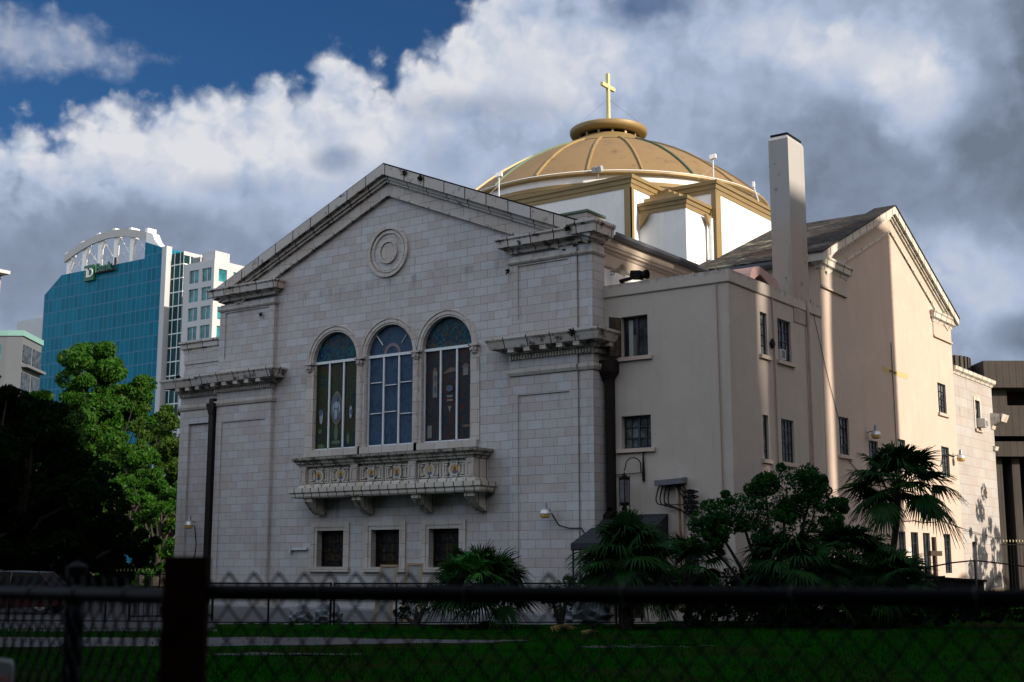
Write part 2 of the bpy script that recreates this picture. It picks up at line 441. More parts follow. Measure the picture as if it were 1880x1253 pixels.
def glass_mat(name, c1, c2, scale=1.2, rough=.08, spec=.5):
    m_, T, b = newmat(name); g = geo(T); n = T.noise(g.outputs['Position'], scale, 4, .6)
    c_ = T.mix(T.smooth(n, .4, .62), c1, c2); T.l.new(c_, b.inputs['Base Color'])
    b.inputs['Roughness'].default_value = rough; b.inputs['Specular IOR Level'].default_value = spec
    bump(T, b, T.noise(g.outputs['Position'], 2.2, 2), .06, .03)
    return m_
PANE = glass_mat('window_pane', (.012, .016, .020), (.05, .065, .075), 1.3)
PANEB = glass_mat('window_pane_pale', (.05, .06, .065), (.17, .20, .21), 2.0)
LAMPGLASS = glass_mat('lantern_glass', (.10, .10, .11), (.16, .16, .17), 3)

def tower_glass(name, base, ref_rough, line, u_sp, z_sp, lw, var=.3):
    m_, T, b = newmat(name); g, u, z, nz = wall_uv(T)
    fu = T.m('FRACT', T.m('DIVIDE', T.m('ADD', u, 1000), u_sp)); fz = T.m('FRACT', T.m('DIVIDE', T.m('ADD', z, 100), z_sp))
    ln = T.m('MAXIMUM', T.m('LESS_THAN', fu, lw/u_sp), T.m('LESS_THAN', fz, lw*1.1/z_sp))
    cell = T.node('ShaderNodeTexWhiteNoise'); cell.noise_dimensions = '2D'
    T.put(cell.inputs[0], T.xyz(T.m('FLOOR', T.m('DIVIDE', T.m('ADD', u, 1000), u_sp)), T.m('FLOOR', T.m('DIVIDE', T.m('ADD', z, 100), z_sp)), 0.))
    f = T.m('ADD', 1-var*.5, T.m('MULTIPLY', cell.outputs[0], var))
    f = T.m('MULTIPLY', f, T.m('ADD', .8, T.m('MULTIPLY', T.noise(g.outputs['Position'], .03, 3), .4)))
    c_ = T.mix(1., base, T.xyz(f, f, f), 'MULTIPLY'); c_ = T.mix(ln, c_, line)
    T.l.new(c_, b.inputs['Base Color']); T.put(b.inputs['Roughness'], T.m('ADD', ref_rough, T.m('MULTIPLY', ln, .4)))
    b.inputs['Specular IOR Level'].default_value = .05
    return m_
BLUEGLASS = tower_glass('blue_curtain_wall', (.0005, .115, .19), .2, (.05, .14, .23), 2.05, 3.9, .34)
DARKGLASS = tower_glass('dark_green_glass', (.010, .045, .055), .1, (.55, .60, .60), 2.35, 3.9, .30, .6)
CONCW = simple('white_concrete', (.38, .40, .43), .7, var=.06, scale=.05)
TEALWIN = glass_mat('teal_glass', (.012, .10, .12), (.03, .20, .24), .3)
STEELW = simple('white_steel', (.66, .68, .68), .5, var=.05)
MINT = simple('mint_roof_edge', (.16, .32, .30), .5)
APT = simple('grey_apartment_wall', (.10, .115, .135), .8, var=.1, scale=.3)
SIGNG = simple('green_sign_face', (.005, .09, .045), .5)

def board_concrete():
    m_, T, b = newmat('board_marked_concrete'); g, u, z, nz = wall_uv(T); st = streaks(T, g)
    x, y, z2 = T.sep(g.outputs['Position'])
    s_ = T.m('ADD', T.m('MULTIPLY', x, .7), T.m('MULTIPLY', y, .7))
    grv = T.m('FRACT', T.m('MULTIPLY', s_, 2.3)); ln = T.m('LESS_THAN', grv, .16)
    c_ = T.mix(T.noise(g.outputs['Position'], .6, 6, .7), (.075, .062, .052), (.028, .024, .022))
    c_ = T.mix(T.m('MULTIPLY', T.smooth(st, .45, .7), .6), c_, (.03, .026, .024))
    c_ = T.mix(T.m('MULTIPLY', ln, .5), c_, (.02, .018, .016))
    T.l.new(c_, b.inputs['Base Color']); b.inputs['Roughness'].default_value = .9
    bump(T, b, T.m('MULTIPLY', ln, -1.), .5, .04)
    return m_
LIBC = board_concrete()

def slate():
    m_, T, b = newmat('weathered_shingles'); g = geo(T)
    x, y, z = T.sep(g.outputs['Position'])
    v_ = T.xyz(x, T.m('MULTIPLY', z, 2.4), 0.)
    br_ = T.node('ShaderNodeTexBrick'); br_.offset = .5; T.put(br_.inputs['Vector'], T.v('ADD', v_, (60., 5., 0.)))
    br_.inputs['Scale'].default_value = 1; br_.inputs['Brick Width'].default_value = .3; br_.inputs['Row Height'].default_value = .26; br_.inputs['Mortar Size'].default_value = .014
    br_.inputs['Color1'].default_value = (.022, .022, .024, 1); br_.inputs['Color2'].default_value = (.055, .05, .05, 1); br_.inputs['Mortar'].default_value = (.015, .015, .015, 1)
    n = T.noise(T.v('MULTIPLY', g.outputs['Position'], (.6, .6, 2.2)), 1.4, 7, .7, .4)
    c_ = T.mix(T.m('MULTIPLY', T.smooth(n, .50, .64), T.smooth(x, -18.5, -21.5)), br_.outputs['Color'], (.24, .25, .19))  # pale sunlit mottling painted into the shingles towards the nave
    n2_ = T.noise(g.outputs['Position'], .7, 6, .7); c_ = T.mix(T.m('MULTIPLY', T.smooth(n2_, .52, .66), .6), c_, (.10, .055, .035))
    T.l.new(c_, b.inputs['Base Color']); b.inputs['Roughness'].default_value = .9; b.inputs['Specular IOR Level'].default_value = .1
    bump(T, b, T.m('ADD', T.m('MULTIPLY', br_.outputs['Fac'], -1), n), .6, .04)
    return m_
SLATE = slate()

def stained(name, cols, scale=3.5, lead=(.012, .012, .014), edge_w=.03, diamond=0.):
    m_, T, b = newmat(name); g = geo(T); x, y, z = T.sep(g.outputs['Position'])
    if diamond:
        a = T.m('ADD', T.m('MULTIPLY', x, diamond), T.m('MULTIPLY', z, diamond)); c2_ = T.m('SUBTRACT', T.m('MULTIPLY', x, diamond), T.m('MULTIPLY', z, diamond))
        nz_ = T.noise(T.xyz(x, z, 0.), 3.5, 2)
        a = T.m('ADD', a, T.m('MULTIPLY', nz_, 1.2))
        ln = T.m('MAXIMUM', T.m('LESS_THAN', T.m('FRACT', a), .12), T.m('LESS_THAN', T.m('FRACT', c2_), .12))
    warp = T.noise(T.xyz(x, z, 0.), 1.6, 3, .6, col=True)
    v_ = T.v('ADD', T.xyz(x, z, 0.), T.v('MULTIPLY', warp, (.5, .5, 0.)))
    vo = T.node('ShaderNodeTexVoronoi', feature='F1'); T.put(vo.inputs['Vector'], v_); vo.inputs['Scale'].default_value = scale
    ve = T.node('ShaderNodeTexVoronoi', feature='DISTANCE_TO_EDGE'); T.put(ve.inputs['Vector'], v_); ve.inputs['Scale'].default_value = scale
    r_, g_, b_ = T.sep(vo.outputs['Color'])
    big = T.noise(T.xyz(x, z, 0.), .9, 4, .6)
    idx = T.m('ADD', T.m('MULTIPLY', r_, .45), T.m('MULTIPLY', T.smooth(big, .3, .7), .6))
    c_ = T.ramp(idx, [(i/(len(cols)-1), q) for i, q in enumerate(cols)], 'LINEAR')
    if not diamond: ln = T.m('LESS_THAN', ve.outputs['Distance'], edge_w)
    if diamond: lead_c = (.07, .10, .15)
    else: lead_c = lead
    if not diamond: c_ = T.mix(1., c_, (.62, .62, .62), 'MULTIPLY')
    c_ = T.mix(T.m('MULTIPLY', ln, .8 if not diamond else .55), c_, lead_c)
    T.l.new(c_, b.inputs['Base Color']); b.inputs['Roughness'].default_value = .4; b.inputs['Specular IOR Level'].default_value = .08
    bump(T, b, ve.outputs['Distance'], .15, .01)
    return m_
SG_GREEN = stained('stained_glass_green', [(.008, .03, .07), (.01, .05, .09), (.07, .075, .03), (.025, .07, .035), (.09, .04, .02), (.03, .09, .12)], 12)
SG_SKY = stained('stained_glass_vine', [(.004, .03, .09), (.004, .045, .13), (.03, .16, .18), (.004, .04, .12), (.12, .10, .05), (.01, .08, .15)], 11)
SG_RED = stained('stained_glass_town', [(.004, .03, .09), (.03, .04, .06), (.08, .06, .035), (.01, .05, .10), (.12, .035, .02), (.04, .05, .03)], 12)
SG_GREY = stained('leaded_grey_glass', [(.016, .04, .085), (.028, .062, .12), (.035, .07, .12), (.016, .04, .09), (.03, .055, .095)], 7, diamond=7.)
SG_DARK = stained('stained_glass_small', [(.004, .006, .012), (.02, .02, .01), (.012, .02, .05), (.09, .06, .012), (.006, .010, .02), (.02, .03, .05)], 8)
SG_WHITE = simple('opal_glass', (0.196, 0.252, 0.294), .3, var=.4, scale=9)
SG_BLUEP = simple('cobalt_glass', (0.009, 0.032, 0.090), .3, var=.4, scale=9)
SG_GOLD = simple('golden_glass', (0.090, 0.068, 0.013), .3, var=.4, scale=9)
SG_LEAF = simple('leaf_glass', (0.023, 0.063, 0.013), .3, var=.5, scale=9)
SG_BRICK = simple('brick_red_glass', (0.072, 0.023, 0.011), .3, var=.4, scale=9)
SG_CREAM = simple('cream_glass', (0.099, 0.090, 0.072), .3, var=.4, scale=9)
SKIN = simple('mosaic_brown', (.16, .07, .035), .5, var=.5, scale=20)
HALO = simple('mosaic_gold', (.42, .27, .07), .4, var=.3, scale=20)
ROBE = simple('mosaic_blue', (.06, .09, .20), .5, var=.4, scale=20)

def leaf_mat(name, c1, c2, c3=None, trans=.25, rough=.55, spec=.15):
    m_, T, b = newmat(name); g = geo(T); oi = T.node('ShaderNodeObjectInfo')
    n = T.noise(g.outputs['Position'], 1.3, 4, .6); rnd = g.outputs['Random Per Island']
    c_ = T.mix(rnd, c1, c2)
    if c3: c_ = T.mix(T.m('MULTIPLY', T.smooth(n, .52, .72), .6), c_, c3)
    T.l.new(c_, b.inputs['Base Color']); b.inputs['Roughness'].default_value = rough; b.inputs['Specular IOR Level'].default_value = spec
    tr = T.node('ShaderNodeBsdfTranslucent'); T.l.new(c_, tr.inputs[0])
    mx = T.node('ShaderNodeMixShader'); mx.inputs[0].default_value = trans
    T.l.new(b.outputs[0], mx.inputs[1]); T.l.new(tr.outputs[0], mx.inputs[2])
    T.l.new(mx.outputs[0], m_.node_tree.nodes['Material Output'].inputs[0])
    return m_
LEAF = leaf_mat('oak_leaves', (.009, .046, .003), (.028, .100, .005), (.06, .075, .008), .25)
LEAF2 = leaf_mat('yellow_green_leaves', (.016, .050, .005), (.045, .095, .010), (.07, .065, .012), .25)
LEAFD = leaf_mat('shade_darkened_leaves', (.002, .008, .002), (.005, .016, .003), None, .08, .8, .03)  # near-black copy of the leaf colours with deep shade put in
SHRUB = leaf_mat('glossy_shrub_leaves', (.003, .030, .003), (.010, .060, .006), None, .12, .5, .1)
PALM = leaf_mat('palm_blades', (.004, .023, .005), (.010, .048, .008), (.018, .042, .008), .12, .6, .08)
PALMB = leaf_mat('bright_palm_blades', (.012, .09, .010), (.03, .15, .015), None, .2, .45)
DEAD = leaf_mat('dead_palm_leaf', (.12, .07, .025), (.18, .10, .04), None, .1, .8)
BARK = simple('bark', (.028, .022, .017), .9, var=.5, scale=6, bmp=.5)
BARKL = simple('pale_bark', (.16, .13, .10), .9, var=.3, scale=6)
GRASSM = leaf_mat('grass_blades', (.002, .034, .001), (.006, .066, .002), (.022, .042, .004), .12, .9, 0)

def lawn_mat():
    m_, T, b = newmat('lawn_soil'); g = geo(T)
    n = T.noise(g.outputs['Position'], .35, 6, .65); n2_ = T.noise(g.outputs['Position'], 6., 5, .7)
    c_ = T.mix(n2_, (.003, .022, .002), (.006, .040, .003)); c_ = T.mix(T.m('MULTIPLY', T.smooth(n, .44, .60), .85), c_, (.014, .016, .006))
    T.l.new(c_, b.inputs['Base Color']); b.inputs['Roughness'].default_value = .95; b.inputs['Specular IOR Level'].default_value = 0
    bump(T, b, n2_, .6, .05); return m_
LAWN = lawn_mat()
def slab_mat(name, a, b2):
    m_, T, b = newmat(name); g = geo(T); n = T.noise(g.outputs['Position'], .9, 7, .7); n2_ = T.noise(g.outputs['Position'], 11, 4, .6)
    c_ = T.mix(T.smooth(n, .35, .65), a, b2); c_ = T.mix(T.m('MULTIPLY', T.smooth(n2_, .5, .7), .4), c_, tuple(q*.4 for q in a))
    T.l.new(c_, b.inputs['Base Color']); b.inputs['Roughness'].default_value = .9; bump(T, b, n2_, .4, .02); return m_
SLAB = slab_mat('worn_concrete', (.065, .063, .068), (.030, .030, .032))
ASPH = slab_mat('old_asphalt', (.034, .034, .042), (.018, .018, .022))

# ================================================================== SETTING
def sheet(name, poly, z, m_, kind='structure', label=None):
    b = MB(); b.add([(x, y, z) for x, y in poly], [tuple(range(len(poly)))])
    return b.build(name, m_, kind=kind)
def gz(x, y):
    d_ = x*FH.x+y*FH.y; l_ = x*RT.x+y*RT.y
    sm = lambda v, a, b: max(0., min(1., (v-a)/(b-a)))
    if d_ < 5: return 0.
    return -.75*sm(d_, 38.5, 40.0)*sm(l_/d_, -.245, -.228)*(1-sm(l_, 2.0, 5.0))
gxs = [-900, -400, -150, -80]+[-60+.8*i for i in range(76)]+[2, 10, 40, 150, 500]
gys = [-200, -60, -10, 5, 15]+[20+.8*i for i in range(44)]+[58, 75, 120, 300, 1200]
b = MB(); b.add([(x, y, gz(x, y)) for y in gys for x in gxs], [(j*len(gxs)+i, j*len(gxs)+i+1, (j+1)*len(gxs)+i+1, (j+1)*len(gxs)+i) for j in range(len(gys)-1) for i in range(len(gxs)-1)])
b.build('ground', LAWN, kind='structure', smooth='all')
def ragged(pts, seed, amp=.35, sub=9):
    rr = random.Random(seed); out_ = []
    for i in range(len(pts)):
        a = Vector(pts[i]); b = Vector(pts[(i+1) % len(pts)])
        for k in range(sub):
            p = a.lerp(b, k/sub); out_.append((p.x+rr.uniform(-amp, amp), p.y+rr.uniform(-amp, amp)*.6))
    return out_
S_ = lambda pts: [spot(a, b) for a, b in pts]
sheet('parking_lot', S_([(-48, 33.5), (-7.6, 34.2), (-9, 40), (-14.5, 58), (-22, 66), (-60, 75)]), .004, ASPH)
sheet('path', ragged(S_([(-22, 27.5), (-7.4, 28.0), (-1.0, 29.2), (.6, 30.2), (-6.0, 31.4), (-22, 31.8)]), 3), .008, SLAB)
sheet('path', ragged(S_([(-6.0, 25.2), (-3.5, 25.3), (-3.0, 25.8), (-5.5, 26.1)]), 4, .35), .008, SLAB)
sheet('path', ragged(S_([(1.5, 27.6), (3.5, 27.8), (4.2, 28.5), (2.2, 28.4)]), 5, .35), .008, SLAB)


# ================================================================== CHURCH
Y0 = 35.8; CX = -31.2; CYT = 51.8; XR = -17.65
church = thing('church', 'large stone church with arched stained windows, gold dome and peach plaster side wings', 'church', (CX, Y0, 0))
def wedge_prism(b, pts, y0, y1): b.prism(pts, fnY, y0, y1)

# front wall with openings
A_C = (-33.85, -31.1, -28.4); SQ = (-33.86, -31.15, -28.45)
holes = [arch(c_, 1.13, 5.97, 9.34) for c_ in A_C]+[rect(c_-.67, c_+.67, 1.60, 2.93) for c_ in SQ]
b = MB(); b.prism([(-40.15, -1.2), (-22.24, -1.2), (-22.24, 12.73), (CX, 16.25), (-40.15, 12.73)], fnY, Y0, Y0+.55, holes)
b.build('front_wall', STONE, church)
# raking frieze and cornice of the pediment
sl = (16.55-12.85)/9.0
def rake(b, z_in_top, z_in_bot, y0, y1, x_out):     # band following both slopes
    for sgn in (-1, 1):
        xe = CX+sgn*x_out
        pts = [(CX, z_in_top), (xe, z_in_top-sl*x_out), (xe, z_in_bot-sl*x_out), (CX, z_in_bot)]
        if sgn > 0: pts = pts[::-1]
        b.prism(pts, fnY, y0, y1)
b = MB(); rake(b, 16.05, 15.45, Y0-.10, Y0+.02, 8.25); b.build('raking_frieze', TRIMC, church)
b = MB(); rake(b, 15.47, 15.40, Y0-.16, Y0+.02, 8.0); rake(b, 16.02, 15.92, Y0-.22, Y0+.02, 8.9)
rake(b, 16.16, 16.02, Y0-.30, Y0+.2, 9.0); rake(b, 16.56, 16.165, Y0-.47, Y0+.55, 9.15)
b.build('raking_cornice', TRIM, church)
b = MB(); rake(b, 16.62, 16.565, Y0-.42, Y0+.9, 9.15); b.build('roof_flashing', BLACK, church)

# medallion
b = MB()
for r0, r1, pr in ((.86, .98, .09), (.70, .80, .05), (.36, .46, .08), (0, .34, .03)):
    if r0: b.lathe([(r0, -.0), (r0, -pr), (r1, -pr), (r1, 0)], (-31.22, Y0, 13.26), 48, axis='y')
    else: b.lathe([(0.001, -pr), (r1, -pr), (r1, 0)], (-31.22, Y0, 13.26), 40, axis='y')
b.build('medallion', TRIMC, church, smooth=True)

# piers
def pier(xa, xb, y, label=None):
    b = MB(); p = .32
    b.prism(rect(xa, xb, -1.2, 12.2), fnY, y-.16, y, [rect(xa+p, xb-p, .6, 7.35), rect(xa+p, xb-p, 9.95, 11.85)])
    b.box(xa+.002, xb-.002, y-.115, y+.01, .2, 12.0)
    return b.build('pier', STONE, church)
pier(-25.5, -22.77, Y0); pier(-40.2, -37.05, Y0)
b = MB(); b.box(-22.74, -22.2, Y0-.10, Y0+.69, -1.2, 12.3); b.build('corner_pier', STONE, church)
# left low wing
b = MB(); b.box(-42.75, -40.22, 36.05, 44., -1.2, 10.55); b.box(-42.70, -40.15, 35.97, 36.1, 9.35, 9.72)
b.prism(rect(-42.75, -40.21, -1.2, 8.9), fnY, 35.93, 36.05, [rect(-42.2, -40.75, .6, 7.45)])
b.box(-42.75, -40.25, 36.0, 36.06, 10.0, 10.52)
b.build('side_wing', STONE, church)
b = MB(); b.sweep([(-42.75, 44., 10.5), (-42.75, 36.05, 10.5), (-40.2, 36.05, 10.5)], [(0, 0), (.06, 0), (.06, .1), (.14, .16), (.14, .34), (.22, .38), (.22, .46), (0, .46)])
b.build('wing_coping', TRIM, church)

# upper entablature blocks above the piers
def entab(path, z, name='cornice', m_=TRIM):
    prof = [(0, .17), (.05, .17), (.08, .27), (.17, .34), (.36, .37), (.38, .58), (.44, .64), (.44, .70), (0, .73)]
    b = MB(); b.sweep([(p[0], p[1], z) for p in path], prof); return b.build(name, m_, church)
ent = lambda xa, xb: None
entab([(-25.5, Y0+.1), (-25.5, Y0-.10), (-22.78, Y0-.10), (-22.78, Y0-.05)], 12.15)
entab([(-40.2, 44.), (-40.2, Y0-.16), (-37.05, Y0-.16), (-37.05, Y0+.1)], 12.15)
b = MB(); b.sweep([(-22.76, Y0-.18, 12.22), (-22.2, Y0-.18, 12.22), (-22.2, Y0+.72, 12.22)], [(0, .14), (.05, .14), (.08, .24), (.18, .31), (.36, .34), (.38, .58), (.46, .66), (.46, .75), (0, .78)])
b.build('corner_cornice', TRIM, church)
# thin string band under the upper frieze
def string(path, z, h=.12, o_=.09, m_=TRIMC, name='string_course'):
    b = MB(); b.sweep([(p[0], p[1], z) for p in path], [(0, 0), (o_*.5, 0), (o_, h*.5), (o_, h), (0, h)]); return b.build(name, m_, church)
string([(-25.5, Y0), (-25.5, Y0-.16), (-22.77, Y0-.16)], 11.92)
string([(-22.74, Y0-.10), (-22.2, Y0-.10), (-22.2, Y0+.7)], 11.92)
string([(-40.2, Y0+.5), (-40.2, Y0-.16), (-37.05, Y0-.16), (-37.05, Y0)], 11.92)

# middle cornice with brackets and dentils
def midcornice(path, z=8.85):
    prof = [(0, -.30), (.05, -.30), (.05, -.12), (.14, -.10), (.18, 0), (.30, .06), (.52, .08), (.55, .16), (.60, .30), (.66, .38), (.66, .45), (0, .52)]
    b = MB(); b.sweep([(p[0], p[1], z) for p in path], prof); o = b.build('bracketed_cornice', TRIM, church)
    for i in range(len(path)-1):
        d_ = MB()
        a = Vector(path[i][:2]); c_ = Vector(path[i+1][:2]); t = (c_-a); L = t.length
        if L < .25: continue
        t.normalize(); n_ = Vector((t.y, -t.x)); k = int(L/.115)
        for j in range(k):
            p = a+t*(L*(j+.5)/k)+n_*.09
            d_.obox((p.x, p.y, z-.20), (t.x, t.y, 0), (n_.x, n_.y, 0), (0, 0, 1), .032, .05, .07)
        k = max(1, round(L/.62))
        for j in range(k):
            p = a+t*(L*(j+.5)/k)+n_*.30
            br_ = MB(); br_.obox((p.x, p.y, z+.0), (t.x, t.y, 0), (n_.x, n_.y, 0), (0, 0, 1), .12, .19, .07); br_.build('cornice_bracket', TRIMC, church)
        d_.build('dentils', TRIMC, church)
midcornice([(-25.5, Y0+.05), (-25.5, Y0-.12), (-22.2, Y0-.12), (-22.2, Y0+.65)])
midcornice([(-42.75, 44.), (-42.75, 35.93), (-40.3, 35.93), (-40.3, Y0-.14), (-37.05, Y0-.14), (-37.05, Y0+.05)])
string([(-25.5, Y0), (-25.5, Y0-.16), (-22.77, Y0-.16)], 8.02, .20, .10)
string([(-22.74, Y0-.10), (-22.2, Y0-.10), (-22.2, Y0+.7)], 8.02, .20, .10)
string([(-40.2, Y0), (-40.2, Y0-.16), (-37.05, Y0-.16), (-37.05, Y0)], 8.02, .20, .10)
string([(-42.75, 44), (-42.75, 35.93), (-40.25, 35.93)], 8.02, .20, .10)
# plinth
PL = simple('blue_grey_plinth', (.20, .20, .22), .85, var=.3, scale=1.2)
b = MB(); b.sweep([(-42.75, 44, -1.2), (-42.75, 35.9, -1.2), (-40.3, 35.9, -1.2), (-40.3, Y0-.2, -1.2), (-22.19, Y0-.2, -1.2), (-22.19, Y0+.66, -1.2)], [(-.3, 0), (.06, 0), (.06, 1.26), (.0, 1.32), (-.3, 1.32)])
b.build('plinth', PL, church)

# ---- three arched windows
def arch_ring(b, c_, zs, r0, r1, z0, y0, y1, n=24):
    o_ = [(c_+r1*math.cos(math.pi*k/n), zs+r1*math.sin(math.pi*k/n)) for k in range(n+1)]
    i_ = [(c_+r0*math.cos(math.pi*k/n), zs+r0*math.sin(math.pi*k/n)) for k in range(n+1)]
    for k in range(n):
        b.prism([i_[k], o_[k], o_[k+1], i_[k+1]], fnY, y0, y1)
tops = (SG_SKY, SG_GREY, SG_SKY); lows = (SG_GREEN, SG_GREY, SG_RED)
wl = ('arched window of green and gold stained glass with a pale figure', 'arched window of grey leaded lattice glass', 'arched window of blue and brown stained glass with a painted town')
for i, c_ in enumerate(A_C):
    # outer frame is the named window part; the rest its sub-parts
    b = MB()
    arch_ring(b, c_, 9.34, 1.13, 1.20, 0, Y0-.02, Y0+.01); arch_ring(b, c_, 9.34, 1.20, 1.29, 0, Y0-.05, Y0+.01); arch_ring(b, c_, 9.34, 1.29, 1.34, 0, Y0-.035, Y0+.01)
    arch_ring(b, c_, 9.34, 1.34, 1.37, 0, Y0-.07, Y0+.01)
    win = b.build('arched_window', TRIMC, church, smooth=True, label=wl[i])
    yg = Y0+.17
    g_ = MB(); n = 24
    pts = [(c_+1.13*math.cos(math.pi*k/n), 9.34+1.13*math.sin(math.pi*k/n)) for k in range(n+1)]
    g_.prism(pts, fnY, yg, yg+.03); g_.build('fanlight', tops[i], win)
    g_ = MB(); g_.prism(rect(c_-1.13, c_+1.13, 5.97, 9.34), fnY, yg, yg+.03); g_.build('stained_pane', lows[i], win)
    m2 = MB(); m2.box(c_-1.12, c_+1.12, yg-.07, yg-.01, 9.29, 9.39)
    for q in (-.37, .37): m2.box(c_+q-.035, c_+q+.035, yg-.06, yg-.01, 6.0, 9.29)
    m2.box(c_+1.08, c_+1.12, yg-.06, yg-.01, 6.0, 9.29); m2.box(c_-1.12, c_-1.08, yg-.06, yg-.01, 6.0, 9.29)
    m2.box(c_-1.12, c_+1.12, yg-.06, yg-.01, 5.97, 6.03)
    if i == 1:
        for k, (x0, zz) in enumerate(((-1.04, 8.35), (-.33, 8.22), (.41, 8.28), (-1.04, 7.2), (-.33, 7.23), (.41, 7.12))): m2.box(c_+x0+.04, c_+x0+.58, yg-.06, yg-.01, zz-.015, zz+.015)
        for sg in (-1, 1): m2.tube([(c_+sg*.45, yg-.03, 9.75), (c_+sg*.78, yg-.03, 10.15)], .02, 4)
    m2.build('mullion', WHITEPAINT, win)
    if i == 1:
        r = MB(); arch_ring(r, c_, 9.40, .28, .40, 0, yg-.015, yg+.01, 14); r.build('pink_glass_arch', simple('dusty_rose_glass', (.13, .09, .11), .4), win)
    sl_ = MB(); sl_.box(c_-1.42, c_+1.42, Y0-.10, Y0+.40, 5.72, 5.968); sl_.build('window_sill', TRIMC, win)
# painted figures in the outer lights
def blobpoly(c_, z, a, h, k=14, pinch=1.0): return [(c_+a*math.copysign(abs(math.cos(2*math.pi*j/k))**pinch, math.cos(2*math.pi*j/k)), z+h*math.sin(2*math.pi*j/k)) for j in range(k)]
wins = [o for o in church.children if o.name.startswith('arched_window')]
def glassbit(name, polys, m_, par, y=Y0+.155):
    for p in polys:
        b = MB(); b.prism(p, fnY, y, y+.012); b.build(name, m_, par)
c_ = A_C[0]
glassbit('mandorla_glass', [blobpoly(c_, 7.55, .29, .66, 20, 1.3)], SG_GOLD, wins[0], Y0+.158)
glassbit('dark_glass_field', [blobpoly(c_, 7.55, .25, .56, 20, 1.3)], SG_BLUEP, wins[0], Y0+.150)
glassbit('figure_glass', [blobpoly(c_, 7.66, .12, .16), blobpoly(c_-.02, 7.34, .08, .22), blobpoly(c_-.16, 7.55, .03, .20), blobpoly(c_+.16, 7.55, .03, .20), blobpoly(c_-.78, 7.25, .09, .28), blobpoly(c_+.74, 7.35, .07, .24)], SG_WHITE, wins[0], Y0+.142)
glassbit('figure_hair_glass', [blobpoly(c_, 7.90, .08, .10), blobpoly(c_-.82, 7.42, .09, .13), blobpoly(c_+.77, 7.36, .08, .10)], SG_BLUEP, wins[0], Y0+.134)
glassbit('leaf_glass_pieces', [blobpoly(c_, 6.6, .10, .30), blobpoly(c_, 6.25, .25, .07), blobpoly(c_-.78, 6.12, .2, .10), blobpoly(c_+.62, 6.35, .07, .2), blobpoly(c_-.85, 6.7, .12, .09)], SG_LEAF, wins[0])
c_ = A_C[2]
glassbit('town_glass', [rect(c_-.75, c_-.55, 7.6, 8.55), rect(c_-.10, c_+.16, 7.42, 7.50), rect(c_-.10, c_+.16, 7.56, 7.64), rect(c_+.62, c_+.85, 8.3, 8.6), [(c_-.06, 7.25), (c_+.11, 7.25), (c_+.03, 7.0)], rect(c_-.98, c_-.78, 6.15, 6.6)], SG_CREAM, wins[2])
glassbit('red_roof_glass', [[(c_-.3, 8.42), (c_+.33, 8.48), (c_+.33, 8.58), (c_+.05, 8.64)], [(c_+.55, 8.6), (c_+.95, 8.6), (c_+.75, 8.75)], [(c_-.78, 8.55), (c_-.52, 8.55), (c_-.65, 8.7)], blobpoly(c_+.8, 6.5, .2, .05)], SG_BRICK, wins[2], Y0+.146)
glassbit('town_window_glass', [rect(c_-.69, c_-.61, 7.8, 8.0), rect(c_-.69, c_-.61, 8.2, 8.4), blobpoly(c_+.03, 7.88, .16, .12)], SG_BLUEP, wins[2], Y0+.136)

# colonnettes and capitals between the windows
for xc, tw in ((-35.12, 0), (-32.48, 1), (-29.75, 1), (-27.12, 0)):
    b = MB()
    b.box(xc-.20, xc+.20, Y0-.03, Y0+.16, 5.95, 9.10)
    if tw:
        n = 60; L = 3.0; vs = []; fs = []; K = 12
        for i in range(n+1):
            for k in range(K):
                a = 2*math.pi*k/K; r = .095+.018*math.sin(4*(a+i/n*9.0)); vs.append((xc+r*math.cos(a), Y0-.03+r*math.sin(a), 6.0+L*i/n))
        for i in range(n):
            for k in range(K): fs.append((i*K+k, i*K+(k+1) % K, (i+1)*K+(k+1) % K, (i+1)*K+k))
        b.add(vs, fs)
    col_ = b.build('colonnette', TRIMC, church)
    b = MB(); b.lathe([(.10, 0), (.12, .04), (.09, .07), (.14, .2), (.17, .26), (.17, .28)], (xc, Y0-.03, 9.02), 12)
    b.box(xc-.22, xc+.22, Y0-.20, Y0+.05, 9.27, 9.34)
    for a in range(8): b.obox((xc+.16*math.cos(a*.785), Y0-.03+.14*math.sin(a*.785), 9.16), (1, 0, 0), (0, 1, 0), (0, 0, 1), .03, .03, .05)
    b.build('capital', TRIM, col_)

